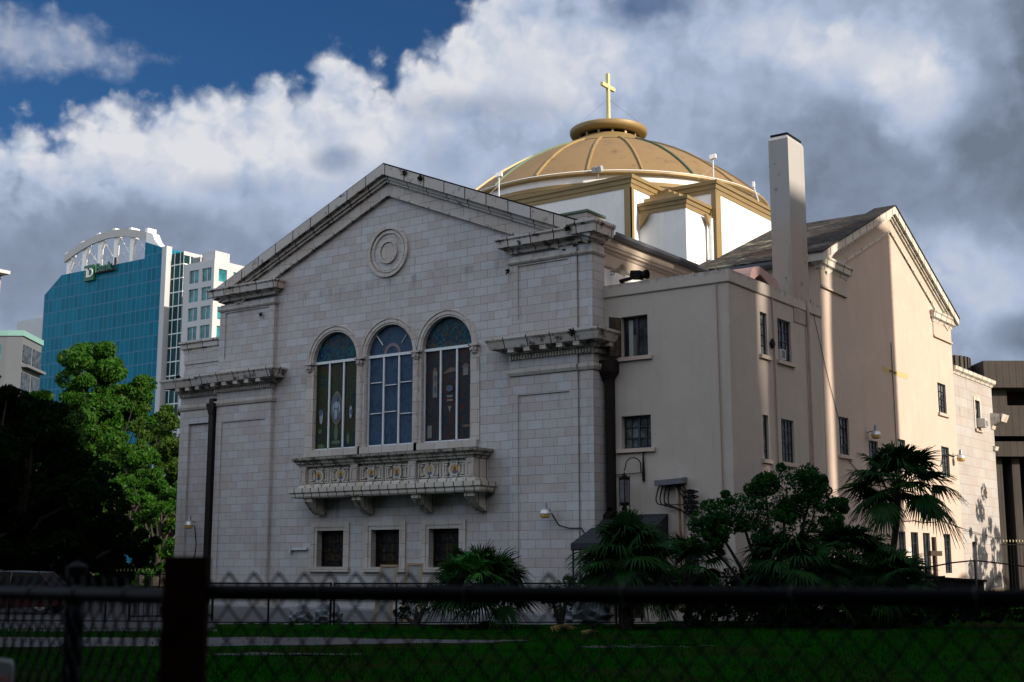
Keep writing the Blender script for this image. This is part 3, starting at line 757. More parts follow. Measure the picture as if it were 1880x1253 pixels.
# small windows
for k, c_ in enumerate(SQ):
    b = MB()
    b.prism(rect(c_-.97, c_+.97, 1.58, 3.22), fnY, Y0-.06, Y0+.01, [rect(c_-.80, c_+.80, 1.40+.19, 3.06)])
    b.prism(rect(c_-.80, c_+.80, 1.58, 3.06), fnY, Y0-.03, Y0+.01, [rect(c_-.67, c_+.67, 1.585, 2.93)])
    fr = b.build('window', TRIMC, church)
    b = MB(); b.prism(rect(c_-.67, c_+.67, 1.6, 2.93), fnY, Y0+.30, Y0+.33); b.build('stained_pane', SG_DARK, fr)
    b = MB(); b.box(c_-1.02, c_+1.02, Y0-.14, Y0+.30, 1.42, 1.575); b.build('window_sill', TRIMC, fr)
    b = MB()
    for j in range(7): b.tube([(c_-.6+j*.2, Y0+.26, 1.6), (c_-.6+j*.2, Y0+.26, 2.93)], .012, 4)
    for j in range(4): b.tube([(c_-.67, Y0+.25, 1.8+j*.33), (c_+.67, Y0+.25, 1.8+j*.33)], .012, 4)
    b.box(c_-.67, c_-.60, Y0+.24, Y0+.29, 1.6, 2.93); b.box(c_+.60, c_+.67, Y0+.24, Y0+.29, 1.6, 2.93); b.box(c_-.6, c_+.6, Y0+.24, Y0+.29, 2.86, 2.93); b.box(c_-.6, c_+.6, Y0+.24, Y0+.29, 1.6, 1.67)
    b.build('window_frame', BLACK, fr)

# ---- balcony
b = MB(); XA, XB, YB = -34.95, -26.35, 35.02
b.sweep([(XA, Y0, 4.12), (XA, YB, 4.12), (XB, YB, 4.12), (XB, Y0, 4.12)], [(-.5, .0), (.10, 0), (.14, .06), (.14, .16), (.20, .20), (.20, .36), (-.5, .36)])
b.box(XA+.1, XB-.1, YB+.1, Y0-.002, 4.14, 4.42)
balc = b.build('balcony', BALC, church)
b = MB()
b.sweep([(XA+.2, Y0, 5.28), (XA+.2, YB, 5.28), (XB-.2, YB, 5.28), (XB-.2, Y0, 5.28)], [(-.22, 0), (.04, 0), (.06, .06), (.12, .10), (.14, .16), (.24, .24), (.26, .32), (-.22, .34)])
b.build('balcony_rail', stone_mat('mossy_rail', bw=.42, bh=30., c1=(.36, .34, .28), c2=(.48, .44, .38), joint=(.02, .018, .015), mortar=.016, mold=.55), balc)
b = MB()
b.box(XA+.2, XB-.2, YB+.10, YB+.24, 4.49, 5.27)
b.box(XB-.34, XB-.2, YB+.24, Y0, 4.49, 5.27); b.box(XA+.2, XA+.34, YB+.24, Y0, 4.49, 5.27)
b.sweep([(XA+.2, Y0, 4.482), (XA+.2, YB, 4.482), (XB-.2, YB, 4.482), (XB-.2, Y0, 4.482)], [(-.1, 0), (.06, 0), (.05, .08), (-.02, .14), (-.1, .14)])
b.build('balustrade', BALC, balc)
L = XB-XA-.4; px_ = [XA+.2+L*f for f in (.0, .333, .667, 1.0)]
b = MB()
for i, x in enumerate(px_):
    x = x+(.17 if i == 0 else -.17 if i == 3 else 0)
    b = MB(); b.box(x-.17, x+.17, YB-.03, YB+.10, 4.49, 5.279)
    b.prism(rect(x-.15, x+.15, 4.66, 5.18), fnY, YB-.055, YB-.031, [rect(x-.09, x+.09, 4.72, 5.12)]); b.build('balcony_post', TRIMC, balc)
faces = 0
RELIEF = simple('peach_terracotta', (.50, .36, .28), .7, var=.2)
for s_ in range(3):
    x0 = XA+.2+L*s_/3+(.34 if s_ == 0 else .17); x1 = XA+.2+L*(s_+1)/3-(.34 if s_ == 2 else .17)
    for h in range(2):
        a0 = x0+(x1-x0)*h/2+.05; a1 = x0+(x1-x0)*(h+1)/2-.05; xm = (a0+a1)/2; zm = 4.92
        b = MB(); b.prism(rect(a0, a1, 4.66, 5.18), fnY, YB+.05, YB+.10, [rect(a0+.06, a1-.06, 4.70, 5.14)])
        b.box(a0+.10, a0+.16, YB+.04, YB+.098, 4.72, 5.12); b.box(a1-.16, a1-.10, YB+.04, YB+.098, 4.72, 5.12)
        b.box(a0+.06, a0+.26, YB+.03, YB+.098, 5.06, 5.10); b.box(a1-.26, a1-.06, YB+.03, YB+.098, 5.06, 5.10); b.box(a0+.06, a0+.26, YB+.03, YB+.098, 4.74, 4.78); b.box(a1-.26, a1-.06, YB+.03, YB+.098, 4.74, 4.78)
        b.lathe([(.17, 0), (.17, -.05), (.25, -.05), (.25, 0)], (xm, YB+.10, zm), 24, axis='y')
        pn = b.build('balcony_panel', BALC, balc)
        k = faces; faces += 1
        b = MB(); b.lathe([(.001, -.03), (.168, -.03), (.168, 0)], (xm, YB+.09, zm), 22, axis='y'); b.build('mosaic_roundel', HALO, balc)
        b = MB(); b.prism(blobpoly(xm+.01, zm-.10, .10, .06, 12), fnY, YB+.052, YB+.058); b.build('mosaic_robe', ROBE, balc)
        b = MB(); b.prism(blobpoly(xm, zm+.01, .055, .085, 12), fnY, YB+.046, YB+.051); b.build('mosaic_head', SKIN if k != 4 else SG_WHITE, balc)
        for sx, sz in ((-1, -1), (-1, 1), (1, -1), (1, 1)):
            b = MB(); b.tube([(xm+sx*.20, YB+.085, zm+sz*.14), (xm+sx*.33, YB+.085, zm+sz*.21)], .012, 4); b.build('panel_joint', BLACK, balc)
b = MB()
for s_ in range(3):
    for h in range(2):
        pass
for xb_ in (-34.3, -31.9, -29.1, -26.75):
    pr = []; n = 12
    pts = [(.80, 4.12), (.80, 3.98)]+[(.80-.62*t, 3.98-.44*math.sin(t*math.pi/2)**1.3) for t in [j/8 for j in range(1, 9)]]+[(.0, 3.50), (.0, 4.12)]
    b2 = MB()
    for k in range(5):
        xx = xb_-.20+k*.08
        b2.prism([(p, q) for p, q in pts], lambda u, v, w_: (w_, Y0-u, v), xx+.004, xx+.066)
    b2.prism([(p*.96, 4.12-(4.12-q)*.94) for p, q in pts], lambda u, v, w_: (w_, Y0-u, v), xb_-.19, xb_+.19)
    b2.lathe([(.001, 0), (.085, 0), (.085, .44), (.001, .44)], (xb_-.22, Y0-.70, 4.02), 12, axis='x')
    b2.lathe([(.001, 0), (.10, 0), (.10, .44), (.001, .44)], (xb_-.22, Y0-.16, 3.60), 12, axis='x')
    b2.build('scroll_bracket', BALC, balc)

# ---- nave side wall, gutter and roof
b = MB(); b.box(-22.7, -22.45, Y0+.55, 44.1, 9.0, 11.75); b.build('clerestory_wall', WHITE, church)
b = MB(); b.box(-22.75, -22.42, Y0+.70, 44.1, 11.75, 12.28)
b.sweep([(-22.42, Y0+.70, 11.72), (-22.42, 44.1, 11.72)], [(-.05, 0), (.04, 0), (.05, .06), (-.05, .06)])
b.sweep([(-22.42, Y0+.70, 12.26), (-22.42, 44.1, 12.26)], [(-.1, -.06), (.03, -.06), (.08, .02), (.16, .06), (.17, .12), (.22, .16), (.24, .40), (-.1, .40)])
b.build('nave_frieze', FRIEZE, church)
b = MB(); b.sweep([(-22.3, Y0+1.1, 12.66), (-22.3, 44.0, 12.66)], [(-.3, 0), (.28, 0), (.36, .08), (.36, .20), (.32, .20), (.30, .10), (-.3, .14)]); b.build('gutter', GREYBOX, church)
def slab(b, a, c_, d_, e, t=.08):
    vs = [Vector(a), Vector(c_), Vector(d_), Vector(e)]; n_ = (vs[1]-vs[0]).cross(vs[2]-vs[0]).normalized()*t
    if n_.z < 0: n_ = -n_
    b.add([v_-n_ for v_ in vs]+vs, [(3, 2, 1, 0), (4, 5, 6, 7), (0, 1, 5, 4), (1, 2, 6, 5), (2, 3, 7, 6), (3, 0, 4, 7)])
b = MB(); zr, ze = 16.45, 12.80
slab(b, (CX, 36.0, zr), (-22.15, 36.0, ze), (-22.15, 60., ze), (CX, 60, zr)); slab(b, (CX, 36.0, zr), (-40.25, 36., ze), (-40.25, 60, ze), (CX, 60, zr))
slab(b, (XR-.25, CYT, 16.30), (XR-.25, 43.75, 12.85), (CX, 43.75, 12.85), (CX, CYT, 16.30)); slab(b, (XR-.25, CYT, 16.3), (XR-.25, 59.85, 12.85), (CX, 59.85, 12.85), (CX, CYT, 16.3))
slab(b, (-44.6, CYT, 16.30), (-44.6, 43.75, 12.85), (CX, 43.75, 12.85), (CX, CYT, 16.30)); slab(b, (-44.6, CYT, 16.3), (-44.6, 59.85, 12.85), (CX, 59.85, 12.85), (CX, CYT, 16.3))
b.build('slate_roof', SLATE, church)
b = MB(); b.box(-24.2, -22.85, 36.45, 37.6, 12.4, 13.62); b.build('roof_block', TRIMC, church)
b = MB(); b.box(-24.25, -22.80, 36.40, 37.65, 13.62, 13.70); b.build('roof_block_cap', GREENISH, church)
b = MB(); b.box(-22.9, XR-.3, 44.02, 44.3, 9, 12.75); b.box(-44.5, -40., 44.02, 44.3, -.5, 12.75); b.box(-44.6, -44.3, 44.02, 59.6, -.5, 12.75); b.box(-40.2, -39.9, 36.3, 68, -.5, 12.7); b.box(-22.6, -22.3, 59.6, 68, -.5, 12.7)
b.build('transept_side_wall', FRIEZE, church)
b = MB(); b.sweep([(-22.1, 43.95, 12.55), (XR-.25, 43.95, 12.55)], [(-.2, 0), (.18, 0), (.26, .10), (.26, .22), (-.2, .26)]); b.build('transept_gutter', GREYBOX, church)

# ---- casement windows (facing -Y or +X)
def casement(fn, u0, u1, v0, v1, wpl, sgn, nu, nv, label=None, ac=None, pane=PANEB, sill=True, depth=None, mull=True):
    """wpl = wall plane, sgn = direction into the wall"""
    depth = depth or (.12 if fn is fnX else .24)
    wi = wpl+sgn*depth
    f = MB(); t = .045
    def bar(a, c_, e, g_, th=.05): 
        w0, w1 = sorted((wi-sgn*th, wi)); f.prism(rect(a, c_, e, g_), fn, w0, w1)
    bar(u0, u0+t, v0, v1); bar(u1-t, u1, v0, v1); bar(u0+t, u1-t, v0, v0+t); bar(u0+t, u1-t, v1-t, v1)
    for i in range(1, nu):
        x = u0+(u1-u0)*i/nu; tt = .035 if (mull and i*2 == nu) else .014; bar(x-tt, x+tt, v0+t, v1-t, .045)
    for j in range(1, nv):
        z = v0+(v1-v0)*j/nv; bar(u0+t, u1-t, z-.014, z+.014, .04)
    wn = f.build('window', DARKMETAL, church, label=label)
    g_ = MB(); w0, w1 = sorted((wi, wi+sgn*.02)); g_.prism(rect(u0, u1, v0, v1), fn, w0+.001, w1+.001); g_.build('pane', pane, wn)
    if sill:
        s2 = MB(); w0, w1 = sorted((wpl-sgn*.10, wpl+sgn*(depth-.055))); s2.prism(rect(u0-.16, u1+.16, v0-.13, v0-.003), fn, w0, w1); s2.build('window_sill', PLASTER2, wn)
    return wn

# ---- annex
YA = 36.5
a1 = (-21.58, -20.58, 8.43, 9.79); a2 = (-21.62, -20.52, 5.41, 6.48); a3 = (-19.75, -18.9, .75, 2.1); door = (-22.0, -20.9, 0, 2.2)
R1 = (38.81, 39.34, 8.48, 9.92); R2 = (40.2, 41.29, 8.48, 9.92); R3 = (38.77, 39.2, 5.05, 6.5); R4 = (40.22, 41.25, 5.05, 6.5)
b = MB(); b.prism(rect(-22.6, XR-.3, -.5, 10.55), fnY, YA, YA+.3, [rect(*a1), rect(*a2), rect(*a3), rect(*door)]); b.prism(rect(YA, 44.0, -.5, 10.55), fnX, XR-.3, XR, [rect(*R1), rect(*R2), rect(*R3), rect(*R4)])
b.box(-22.5, XR-.3, YA+.3, 44., 10.2, 10.5)
b.build('annex_wall', PLASTER, church)
b = MB(); b.sweep([(-22.55, YA, 10.50), (XR, YA, 10.50), (XR, 44.0, 10.50)], [(-.34, .0), (.03, .0), (.06, .03), (.06, .42), (-.34, .46)])
b.build('annex_parapet', PLASTER, church)
casement(fnY, *a2, YA, 1, 4, 3, 'four-pane-wide window with rust stains on its sill', mull=True)
casement(fnY, *a3, YA, 1, 2, 3, 'low dark window with a paper cup on the ledge', pane=PANE)
# open window
w_ = casement(fnY, *a1, YA, 1, 2, 1, 'window with its left casement swung open', pane=PANE)
b = MB(); b.prism(rect(0, .46, 0, 1.30), lambda u, v, w__: (a1[0]-.01-u*.45+w__*.89, YA-.02-u*.89-w__*.45, a1[2]+.03+v), 0, .03, [rect(.04, .22, .04, 1.26), rect(.25, .42, .04, 1.26)])
sash = b.build('open_sash', DARKMETAL, w_)
b = MB(); b.prism(rect(.04, .42, .04, 1.26), lambda u, v, w__: (a1[0]-.01-u*.45+w__*.89, YA-.02-u*.89-w__*.45, a1[2]+.03+v), .012, .018); b.build('amber_pane', glass_mat('amber_pane', (.03, .02, .012), (.10, .055, .02), 2), w_)
b = MB(); b.box(a1[0]+.18, a1[0]+.34, YA+.20, YA+.215, a1[2]+.05, a1[3]-.1); b.build('blind', CURTAIN, w_)
b = MB(); b.box(a1[0]+.36, a1[0]+.50, YA+.20, YA+.215, a1[2]+.05, a1[2]+.75); b.build('curtain', simple('brown_curtain', (.12, .09, .08), .9), w_)
casement(fnX, *R1, XR, -1, 1, 4, 'narrow upper window nearest the plaster corner'); casement(fnX, *R2, XR, -1, 4, 4, 'upper window holding a window air conditioner')
casement(fnX, *R3, XR, -1, 1, 4, 'narrow lower window nearest the plaster corner'); casement(fnX, *R4, XR, -1, 4, 4, 'lower window above the dark shrub')
b = MB(); b.box(door[0], door[1], YA+.22, YA+.26, 0, 2.2); b.build('side_door', BROWNIN, church)

# ---- transept gable wall
T1 = (45.33, 46.3, 5.64, 7.04); T2 = (57.18, 58.33, 8.29, 9.64); T3 = (57.22, 58.3, 5.46, 6.81)
D1 = (51.17, 51.95, .3, 2.98); D2 = (52.6, 53.5, .3, 2.98); D3 = (54.1, 55.0, .0, 2.98); D4 = (56.9, 57.8, 1.3, 2.98); T5 = (48.3, 49.3, 5.0, 6.4)
T6 = (51.6, 52.5, 5.55, 6.7)
b = MB(); b.prism([(44.0, -.5), (59.6, -.5), (59.6, 12.7), (CYT, 16.1), (44.0, 12.7)], fnX, XR-.3, XR+.02, [rect(*q) for q in (T1, T2, T3, T5, T6, D1, D2, D3, D4)])
b.build('gable_wall', PLASTER2, church)
for q, l in ((T1, 'narrow window in the shaded half of the gable'), (T2, 'upper window at the sunlit end of the gable'), (T3, 'middle window at the sunlit end of the gable'), (T5, 'window behind the palm crown'), (T6, 'window seen through palm leaves')):
    casement(fnX, *q, XR+.02, -1, 3, 4, l)
for q in (D1, D2, D4): casement(fnX, *q, XR+.02, -1, 2, 6, None, sill=False, pane=PANE)
casement(fnX, *D3, XR+.02, -1, 2, 3, 'doorway behind the timber cross', sill=False, pane=PANE)
slx = (16.3-12.85)/7.9
def rakeX(b, zt, zb, x0, x1, hw):
    for sg in (-1, 1):
        ye = CYT+sg*hw; pts = [(CYT, zt), (ye, zt-slx*hw), (ye, zb-slx*hw), (CYT, zb)]
        if sg > 0: pts = pts[::-1]
        b.prism(pts, fnX, x0, x1)
b = MB(); rakeX(b, 15.95, 15.40, XR, XR+.06, 7.3); b.build('gable_frieze', FRIEZE, church)
GTRIM = stone_mat('cream_painted_cornice', bw=.78, bh=30., c1=(.58, .53, .46), c2=(.64, .585, .51), joint=(.07, .06, .05), mortar=.03, mold=.12)
b = MB(); rakeX(b, 15.42, 15.34, XR, XR+.10, 7.2); rakeX(b, 16.0, 15.9, XR, XR+.14, 7.9); rakeX(b, 16.10, 16.0, XR-.2, XR+.22, 8.0); rakeX(b, 16.42, 16.10, XR-.3, XR+.34, 8.1); b.build('gable_cornice', GTRIM, church)
b = MB(); rakeX(b, 16.47, 16.425, XR-.55, XR+.38, 8.15); b.build('gable_flashing', SLATE, church)
for ya, yb in ((44.0, 46.6), (56.9, 59.6)):
    b = MB(); prof = [(0, 0), (.06, 0), (.10, .12), (.20, .18), (.22, .36), (.27, .42), (.27, .48), (0, .52)]
    b.sweep([(XR-.1, ya, 12.35), (XR, ya, 12.35), (XR, yb, 12.35), (XR-.05, yb, 12.35)], prof)
    b.build('eave_return', GTRIM, church)
    b = MB(); b.box(XR+.01, XR+.06, ya+.05, yb-.1, 11.72, 12.34); b.box(XR+.01, XR+.11, ya+.05, yb-.06, 11.66, 11.74); b.build('return_frieze', FRIEZE, church)
# bands of patching on the gable
PATCH = simple('ochre_patch', (.50, .36, .17), .9)
b = MB(); b.box(XR+.018, XR+.026, 50.2, 53.2, 9.30, 9.52); b.build('ochre_patch', PATCH, church)
b = MB(); b.tube([(XR+.05, 51.35, 5.2), (XR+.05, 51.3, 10.6)], .02, 5); b.tube([(XR+.05, 51.0, 9.42), (XR+.05, 51.8, 9.40)], .02, 5); b.build('conduit', GREENISH, church)

# ---- rear section
W1 = (62.9, 63.7, 8.05, 9.44); W2 = (61.2, 61.9, .6, 2.7)
b = MB(); b.prism(rect(59.6, 66.0, -.5, 10.4), fnX, XR-.35, XR-.04, [rect(*W1), rect(*W2)]); b.box(-22.4, XR-.35, 65.7, 66.0, -.5, 10.4); b.box(-22.4, XR-.35, 59.9, 65.7, 10.0, 10.3); b.build('rear_wall', PALE, church)
b = MB(); b.sweep([(XR-.04, 59.63, 10.35), (XR-.04, 66.0, 10.35), (-22., 66., 10.35)], [(-.3, 0), (.04, 0), (.08, .10), (.18, .18), (.20, .34), (-.3, .40)]); b.build('rear_coping', GTRIM, church)
b = MB(); b.sweep([(XR-.04, 65.5, 8.55), (XR-.04, 66.0, 8.55), (-22, 66.0, 8.55)], [(0, -.3), (.05, -.3), (.1, -.1), (.3, 0), (.5, .06), (.58, .3), (.62, .42), (0, .5)])
b.sweep([(XR-.04, 65.6, 7.2), (XR-.04, 66.0, 7.2), (-22, 66.0, 7.2)], [(0, 0), (.1, 0), (.16, .2), (0, .24)]); b.build('rear_cornice', GTRIM, church)
w_ = casement(fnX, *W1, XR-.04, -1, 2, 4, 'rear window with an air conditioner hanging out')
b = MB(); b.prism(rect(W1[0]-.16, W1[1]+.16, W1[2]-.16, W1[3]+.16), fnX, XR-.04, XR, [rect(*W1)]); b.build('window_surround', GTRIM, w_)
b = MB(); b.box(XR-.3, XR-.2, *W2); b.build('rear_door', simple('grey_door', (.12, .12, .14), .6), church)

# ---- chimney
b = MB(); x0, x1, y0, y1 = -18.36, XR+.035, 41.57, 42.97
b.box(x0, x1, y0, y1, 10.0, 16.66)
b.add([(x0, y0, 16.66), (x1, y0, 16.66), (x1, y1, 16.66), (x0, y1, 16.66), (x0+.13, y0+.13, 16.86), (x1-.1, y0+.13, 16.86), (x1-.1, y1-.13, 16.86), (x0+.13, y1-.13, 16.86)], [(0, 1, 5, 4), (1, 2, 6, 5), (2, 3, 7, 6), (3, 0, 4, 7), (4, 5, 6, 7)])
def chim():
    m_, T, bs = newmat('stained_chimney'); g = geo(T); x, y, z = T.sep(g.outputs['Position']); st = streaks(T, g)
    c_ = T.mix(T.smooth(z, 13.0, 14.2), (.36, .30, .26), (.34, .335, .33))
    nn = T.noise(g.outputs['Position'], 2.4, 8, .75)
    c_ = T.mix(T.m('MULTIPLY', T.smooth(st, .5, .72), .5), c_, (.20, .15, .12))
    c_ = T.mix(T.m('MULTIPLY', T.smooth(nn, .61, .66), .85), c_, (.05, .045, .04))
    T.l.new(c_, bs.inputs['Base Color']); bs.inputs['Roughness'].default_value = .9; bump(T, bs, nn, .3, .03); return m_
b.build('chimney', chim(), church)
b = MB(); b.box(x0+.05, x1-.04, y0+.08, y1-.08, 16.80, 16.88); b.build('chimney_cap', BLACK, church)

# ---- drum, corner blocks, dome
H1, W_, TZ = 8.45, 6.1, 16.95
def drum_box(b, x0, x1, y0, y1, z0, z1): b.box(x0, x1, y0, y1, z0, z1)
b = MB()
b.box(CX-W_, CX+W_, CYT-H1, CYT+H1, 12.5, TZ-.05); b.box(CX-H1, CX-W_, CYT-W_+.3, CYT+W_-.3, 12.5, TZ-.05); b.box(CX+W_, CX+H1+.05, CYT-W_+.3, CYT+W_-.3, 12.5, TZ-.05)
for sx in (-1, 1):
    for sy in (-1, 1):
        xa, xb = sorted((CX+sx*W_, CX+sx*8.2)); ya, yb = sorted((CYT+sy*(W_-.3), CYT+sy*7.8)); b.box(xa, xb, ya, yb, 12.5, 15.95)
b.build('drum', WHITE, church)
plus = [(CX-W_, CYT-H1), (CX+W_, CYT-H1), (CX+W_, CYT-W_+.3), (CX+H1+.05, CYT-W_+.3), (CX+H1+.05, CYT+W_-.3), (CX+W_, CYT+W_-.3), (CX+W_, CYT+H1), (CX-W_, CYT+H1), (CX-W_, CYT+W_-.3), (CX-H1, CYT+W_-.3), (CX-H1, CYT-W_+.3), (CX-W_, CYT-W_+.3), (CX-W_, CYT-H1)]
b = MB(); b.sweep([(x, y, TZ-.42) for x, y in plus], [(-.1, 0), (.03, 0), (.04, .16), (.08, .18), (.10, .34), (.16, .36), (.18, .50), (-.1, .54)])
b.box(CX-W_+.05, CX+W_-.05, CYT-H1+.05, CYT+H1-.05, TZ-.03, TZ+.08)
b.box(CX+W_-.04, CX+H1, CYT-W_+.35, CYT+W_-.35, TZ-.03, TZ+.08)
b.build('gold_fascia', GOLD, church)
for sx in (-1, 1):
    for sy in (-1, 1):
        b = MB()
        px0 = [(CX+sx*W_, CYT+sy*7.8), (CX+sx*8.2, CYT+sy*7.8), (CX+sx*8.2, CYT+sy*(W_-.3))]
        if sx*sy > 0: px0 = px0[::-1]
        b.sweep([(x, y, 15.50) for x, y in px0], [(-.1, 0), (.03, 0), (.04, .16), (.08, .18), (.10, .32), (.16, .34), (.18, .46), (-.1, .50)])
        for k, (m1, z) in enumerate(((1.62, 16.0), (1.12, 16.28), (.62, 16.56))):
            xa, xb = sorted((CX+sx*(W_-.1), CX+sx*(W_+m1))); ya, yb = sorted((CYT+sy*(W_-.35), CYT+sy*(W_-.3+m1))); b.box(xa, xb, ya, yb, z, z+.275)
        b.build('gold_stepped_cap', GOLD, church)
b = MB()
for x, y in ((CX+W_, CYT-H1), (CX-W_, CYT-H1)):
    b = MB(); s_ = 1 if x > CX else -1
    b.box(min(x, x+s_*.05), max(x, x+s_*.05), y-.05, y+.18, 12.6, TZ-.42); b.box(min(x+s_*.05, x-s_*.28), max(x+s_*.05, x-s_*.28), y-.05, y-.001, 12.6, TZ-.42); b.build('gold_corner_trim', GOLD, church)
b = MB(); x, y = CX+H1+.05, CYT-W_+.3
b.box(x-.16, x+.05, y-.05, y-.001, 12.6, TZ-.42); b.box(x+.001, x+.05, y-.001, y+.40, 12.6, TZ-.42); b.build('gold_corner_trim', GOLD, church)
# brackets at the inner corners
for xx, yy, dx_, dy_ in ((CX+W_+.12, CYT-7.9, 1, 0), (CX+8.3, CYT-W_+.1, 0, -1)):
    b = MB(); b.add([(xx, yy, 15.5), (xx+.5*dx_, yy+.5*dy_, 15.5), (xx, yy, 14.9), (xx+.12*abs(dy_), yy-.12*abs(dx_), 15.5), (xx+.5*dx_+.12*abs(dy_), yy+.5*dy_-.12*abs(dx_), 15.5), (xx+.12*abs(dy_), yy-.12*abs(dx_), 14.9)], [(0, 1, 2), (3, 5, 4), (0, 2, 5, 3), (0, 3, 4, 1), (1, 4, 5, 2)]); b.build('gold_bracket', GOLD, church)
b = MB(); b.tube([(CX+8.42, CYT-W_+.02, 15.4), (CX+8.42, CYT-W_+.02, 13.2)], .09, 8); b.build('downpipe', WHITEPAINT, church)
dc = (CX+.02, CYT, 0)
b = MB(); b.lathe([(7.35, 17.0), (7.35, 18.07), (7.4, 18.07)], dc, 96); b.build('dome_base_band', WHITE, church, smooth=True)
b = MB()
b.lathe([(7.30, 17.50), (7.46, 17.51), (7.48, 17.66), (7.35, 17.68)], dc, 96)
b.lathe([(7.3, 17.98), (7.52, 18.0), (7.56, 18.04), (7.56, 18.12), (7.3, 18.14)], dc, 96)
b.build('dome_ring', GOLD, church, smooth=True)
b = MB(); b.lathe([(7.3, 18.145), (7.54, 18.14), (7.52, 18.17), (7.3, 18.21)], dc, 96); b.build('dome_white_ring', WHITE, church, smooth=True)
prof = [(7.40, 18.20), (6.95, 18.62), (6.35, 19.12), (5.65, 19.64), (4.85, 20.16), (4.1, 20.58), (3.3, 20.97), (2.6, 21.26), (2.2, 21.40)]
b = MB(); b.lathe(prof, dc, 120); dome = b.build('dome', DOME, church, smooth=True)
va = math.atan2(-dc[1], -dc[0])     # towards the street
rib_b = MB(); NR = 20
for k in range(NR):
    a = va+R_(11+18*k); ca, sa = math.cos(a), math.sin(a); rb = MB()
    side = Vector((-sa, ca, 0))
    vs = []; fs = []
    for i, (r, z) in enumerate(prof[:-1]):
        c0 = Vector((dc[0]+r*ca, dc[1]+r*sa, z)); n_ = Vector((ca*.45, sa*.45, .89))
        for u_, h_ in ((-.04, -.02), (-.04, .08), (.04, .08), (.04, -.02)): vs.append(c0+side*u_+n_*h_)
    for i in range(len(prof)-2):
        for j in range(4): fs.append((i*4+j, i*4+(j+1) % 4, (i+1)*4+(j+1) % 4, (i+1)*4+j))
    fs += [(0, 1, 2, 3), tuple(len(vs)-4+q for q in (3, 2, 1, 0))]
    rb.add(vs, fs); rb.build('dome_rib', RIBL if k % 4 != 1 else GREENISH, dome)  # green ribs carry the shaded rib sides in their colour
LZ = .82
b = MB(); b.lathe([(2.75, 20.40+LZ), (2.3, 20.66+LZ), (1.75, 20.92+LZ), (1.55, 21.03+LZ), (1.5, 21.10+LZ)], dc, 64); b.build('lantern_skirt', GOLD, dome, smooth=True)
b = MB(); b.lathe([(1.36, 21.05+LZ), (1.36, 21.40+LZ)], dc, 48); b.build('lantern_opening', BLACK, dome, smooth=True)
for k in range(14):
    b = MB(); a = k*math.pi/7; b.obox((dc[0]+1.42*math.cos(a), dc[1]+1.42*math.sin(a), 21.20+LZ), (math.cos(a), math.sin(a), 0), (-math.sin(a), math.cos(a), 0), (0, 0, 1), .08, .055, .18); b.build('lantern_post', GOLD, dome)
b = MB(); b.lathe([(r, z+LZ) for r, z in ((1.3, 21.28), (1.70, 21.29), (1.84, 21.38), (1.88, 21.46), (1.88, 21.60), (1.84, 21.64), (1.60, 21.72), (1.1, 21.80), (.4, 21.86), (.001, 21.87))], dc, 64); b.build('lantern_cap', GOLD, dome, smooth=True)
b = MB(); b.lathe([(.30, 22.62), (.30, 22.78), (.16, 22.86), (.001, 22.86)], dc, 16)
b.box(dc[0]-.075, dc[0]+.075, dc[1]-.075, dc[1]+.075, 22.8, 25.38); b.box(dc[0]-.07, dc[0]+.07, dc[1]-.58, dc[1]-.076, 24.62, 24.80); b.box(dc[0]-.07, dc[0]+.07, dc[1]+.076, dc[1]+.58, 24.62, 24.80)
crs = b.build('cross', simple('pale_gold_cross', (.66, .58, .26), .5), church)
b = MB()
for k in range(4):
    a = k*math.pi/2+.5; b.tube([(dc[0], dc[1], 24.1), (dc[0]+1.7*math.cos(a), dc[1]+1.7*math.sin(a), 22.65)], .008, 3)
b.build('guy_wire', GREYMETAL, crs)

# ---- rain pipes
b = MB()
b.add([(-40.65, 35.45, 8.15), (-40.15, 35.45, 8.15), (-40.15, 35.78, 8.15), (-40.65, 35.78, 8.15), (-40.53, 35.50, 7.70), (-40.27, 35.50, 7.70), (-40.27, 35.76, 7.70), (-40.53, 35.76, 7.70)], [(0, 1, 2, 3), (0, 4, 5, 1), (1, 5, 6, 2), (2, 6, 7, 3), (3, 7, 4, 0), (4, 7, 6, 5)])
b.box(-40.53, -40.27, 35.52, 35.74, 7.9, 8.35); b.box(-40.53, -40.27, 35.52, 35.74, .1, 7.7)
b.build('downspout', BROWNPIPE, church)
b = MB(); xx, yy = -21.95, YA
b.add([(xx-.28, yy-.42, 8.35), (xx+.28, yy-.42, 8.35), (xx+.28, yy-.02, 8.35), (xx-.28, yy-.02, 8.35), (xx-.28, yy-.42, 7.95), (xx+.28, yy-.42, 7.95), (xx+.28, yy-.02, 7.95), (xx-.28, yy-.02, 7.95), (xx-.13, yy-.3, 7.72), (xx+.13, yy-.3, 7.72), (xx+.13, yy-.04, 7.72), (xx-.13, yy-.04, 7.72)],
      [(0, 1, 2, 3), (0, 4, 5, 1), (1, 5, 6, 2), (2, 6, 7, 3), (3, 7, 4, 0), (4, 8, 9, 5), (5, 9, 10, 6), (6, 10, 11, 7), (7, 11, 8, 4), (8, 11, 10, 9)])
b.box(xx-.12, xx+.12, yy-.28, yy-.04, 3.4, 7.72); b.obox((xx-.20, yy-.16, 3.15), (1, 0, 1.1), (0, 1, 0), (-1.1, 0, 1), .42, .12, .12)
b.build('downspout', BROWNPIPE, church)
b = MB(); b.tube([(XR+.06, 42.62, 10.9), (XR+.10, 42.62, 10.5), (XR+.08, 42.62, 2.)], .05, 8); b.tube([(XR+.04, 39.72, 10.9), (XR+.05, 39.78, 8.8), (XR+.05, 39.8, 2.)], .025, 6)
b.tube([(-18.05, YA-.04, 12.4), (-18.05, YA-.04, 10.6), (-18.0, YA-.04, 2.)], .02, 6)
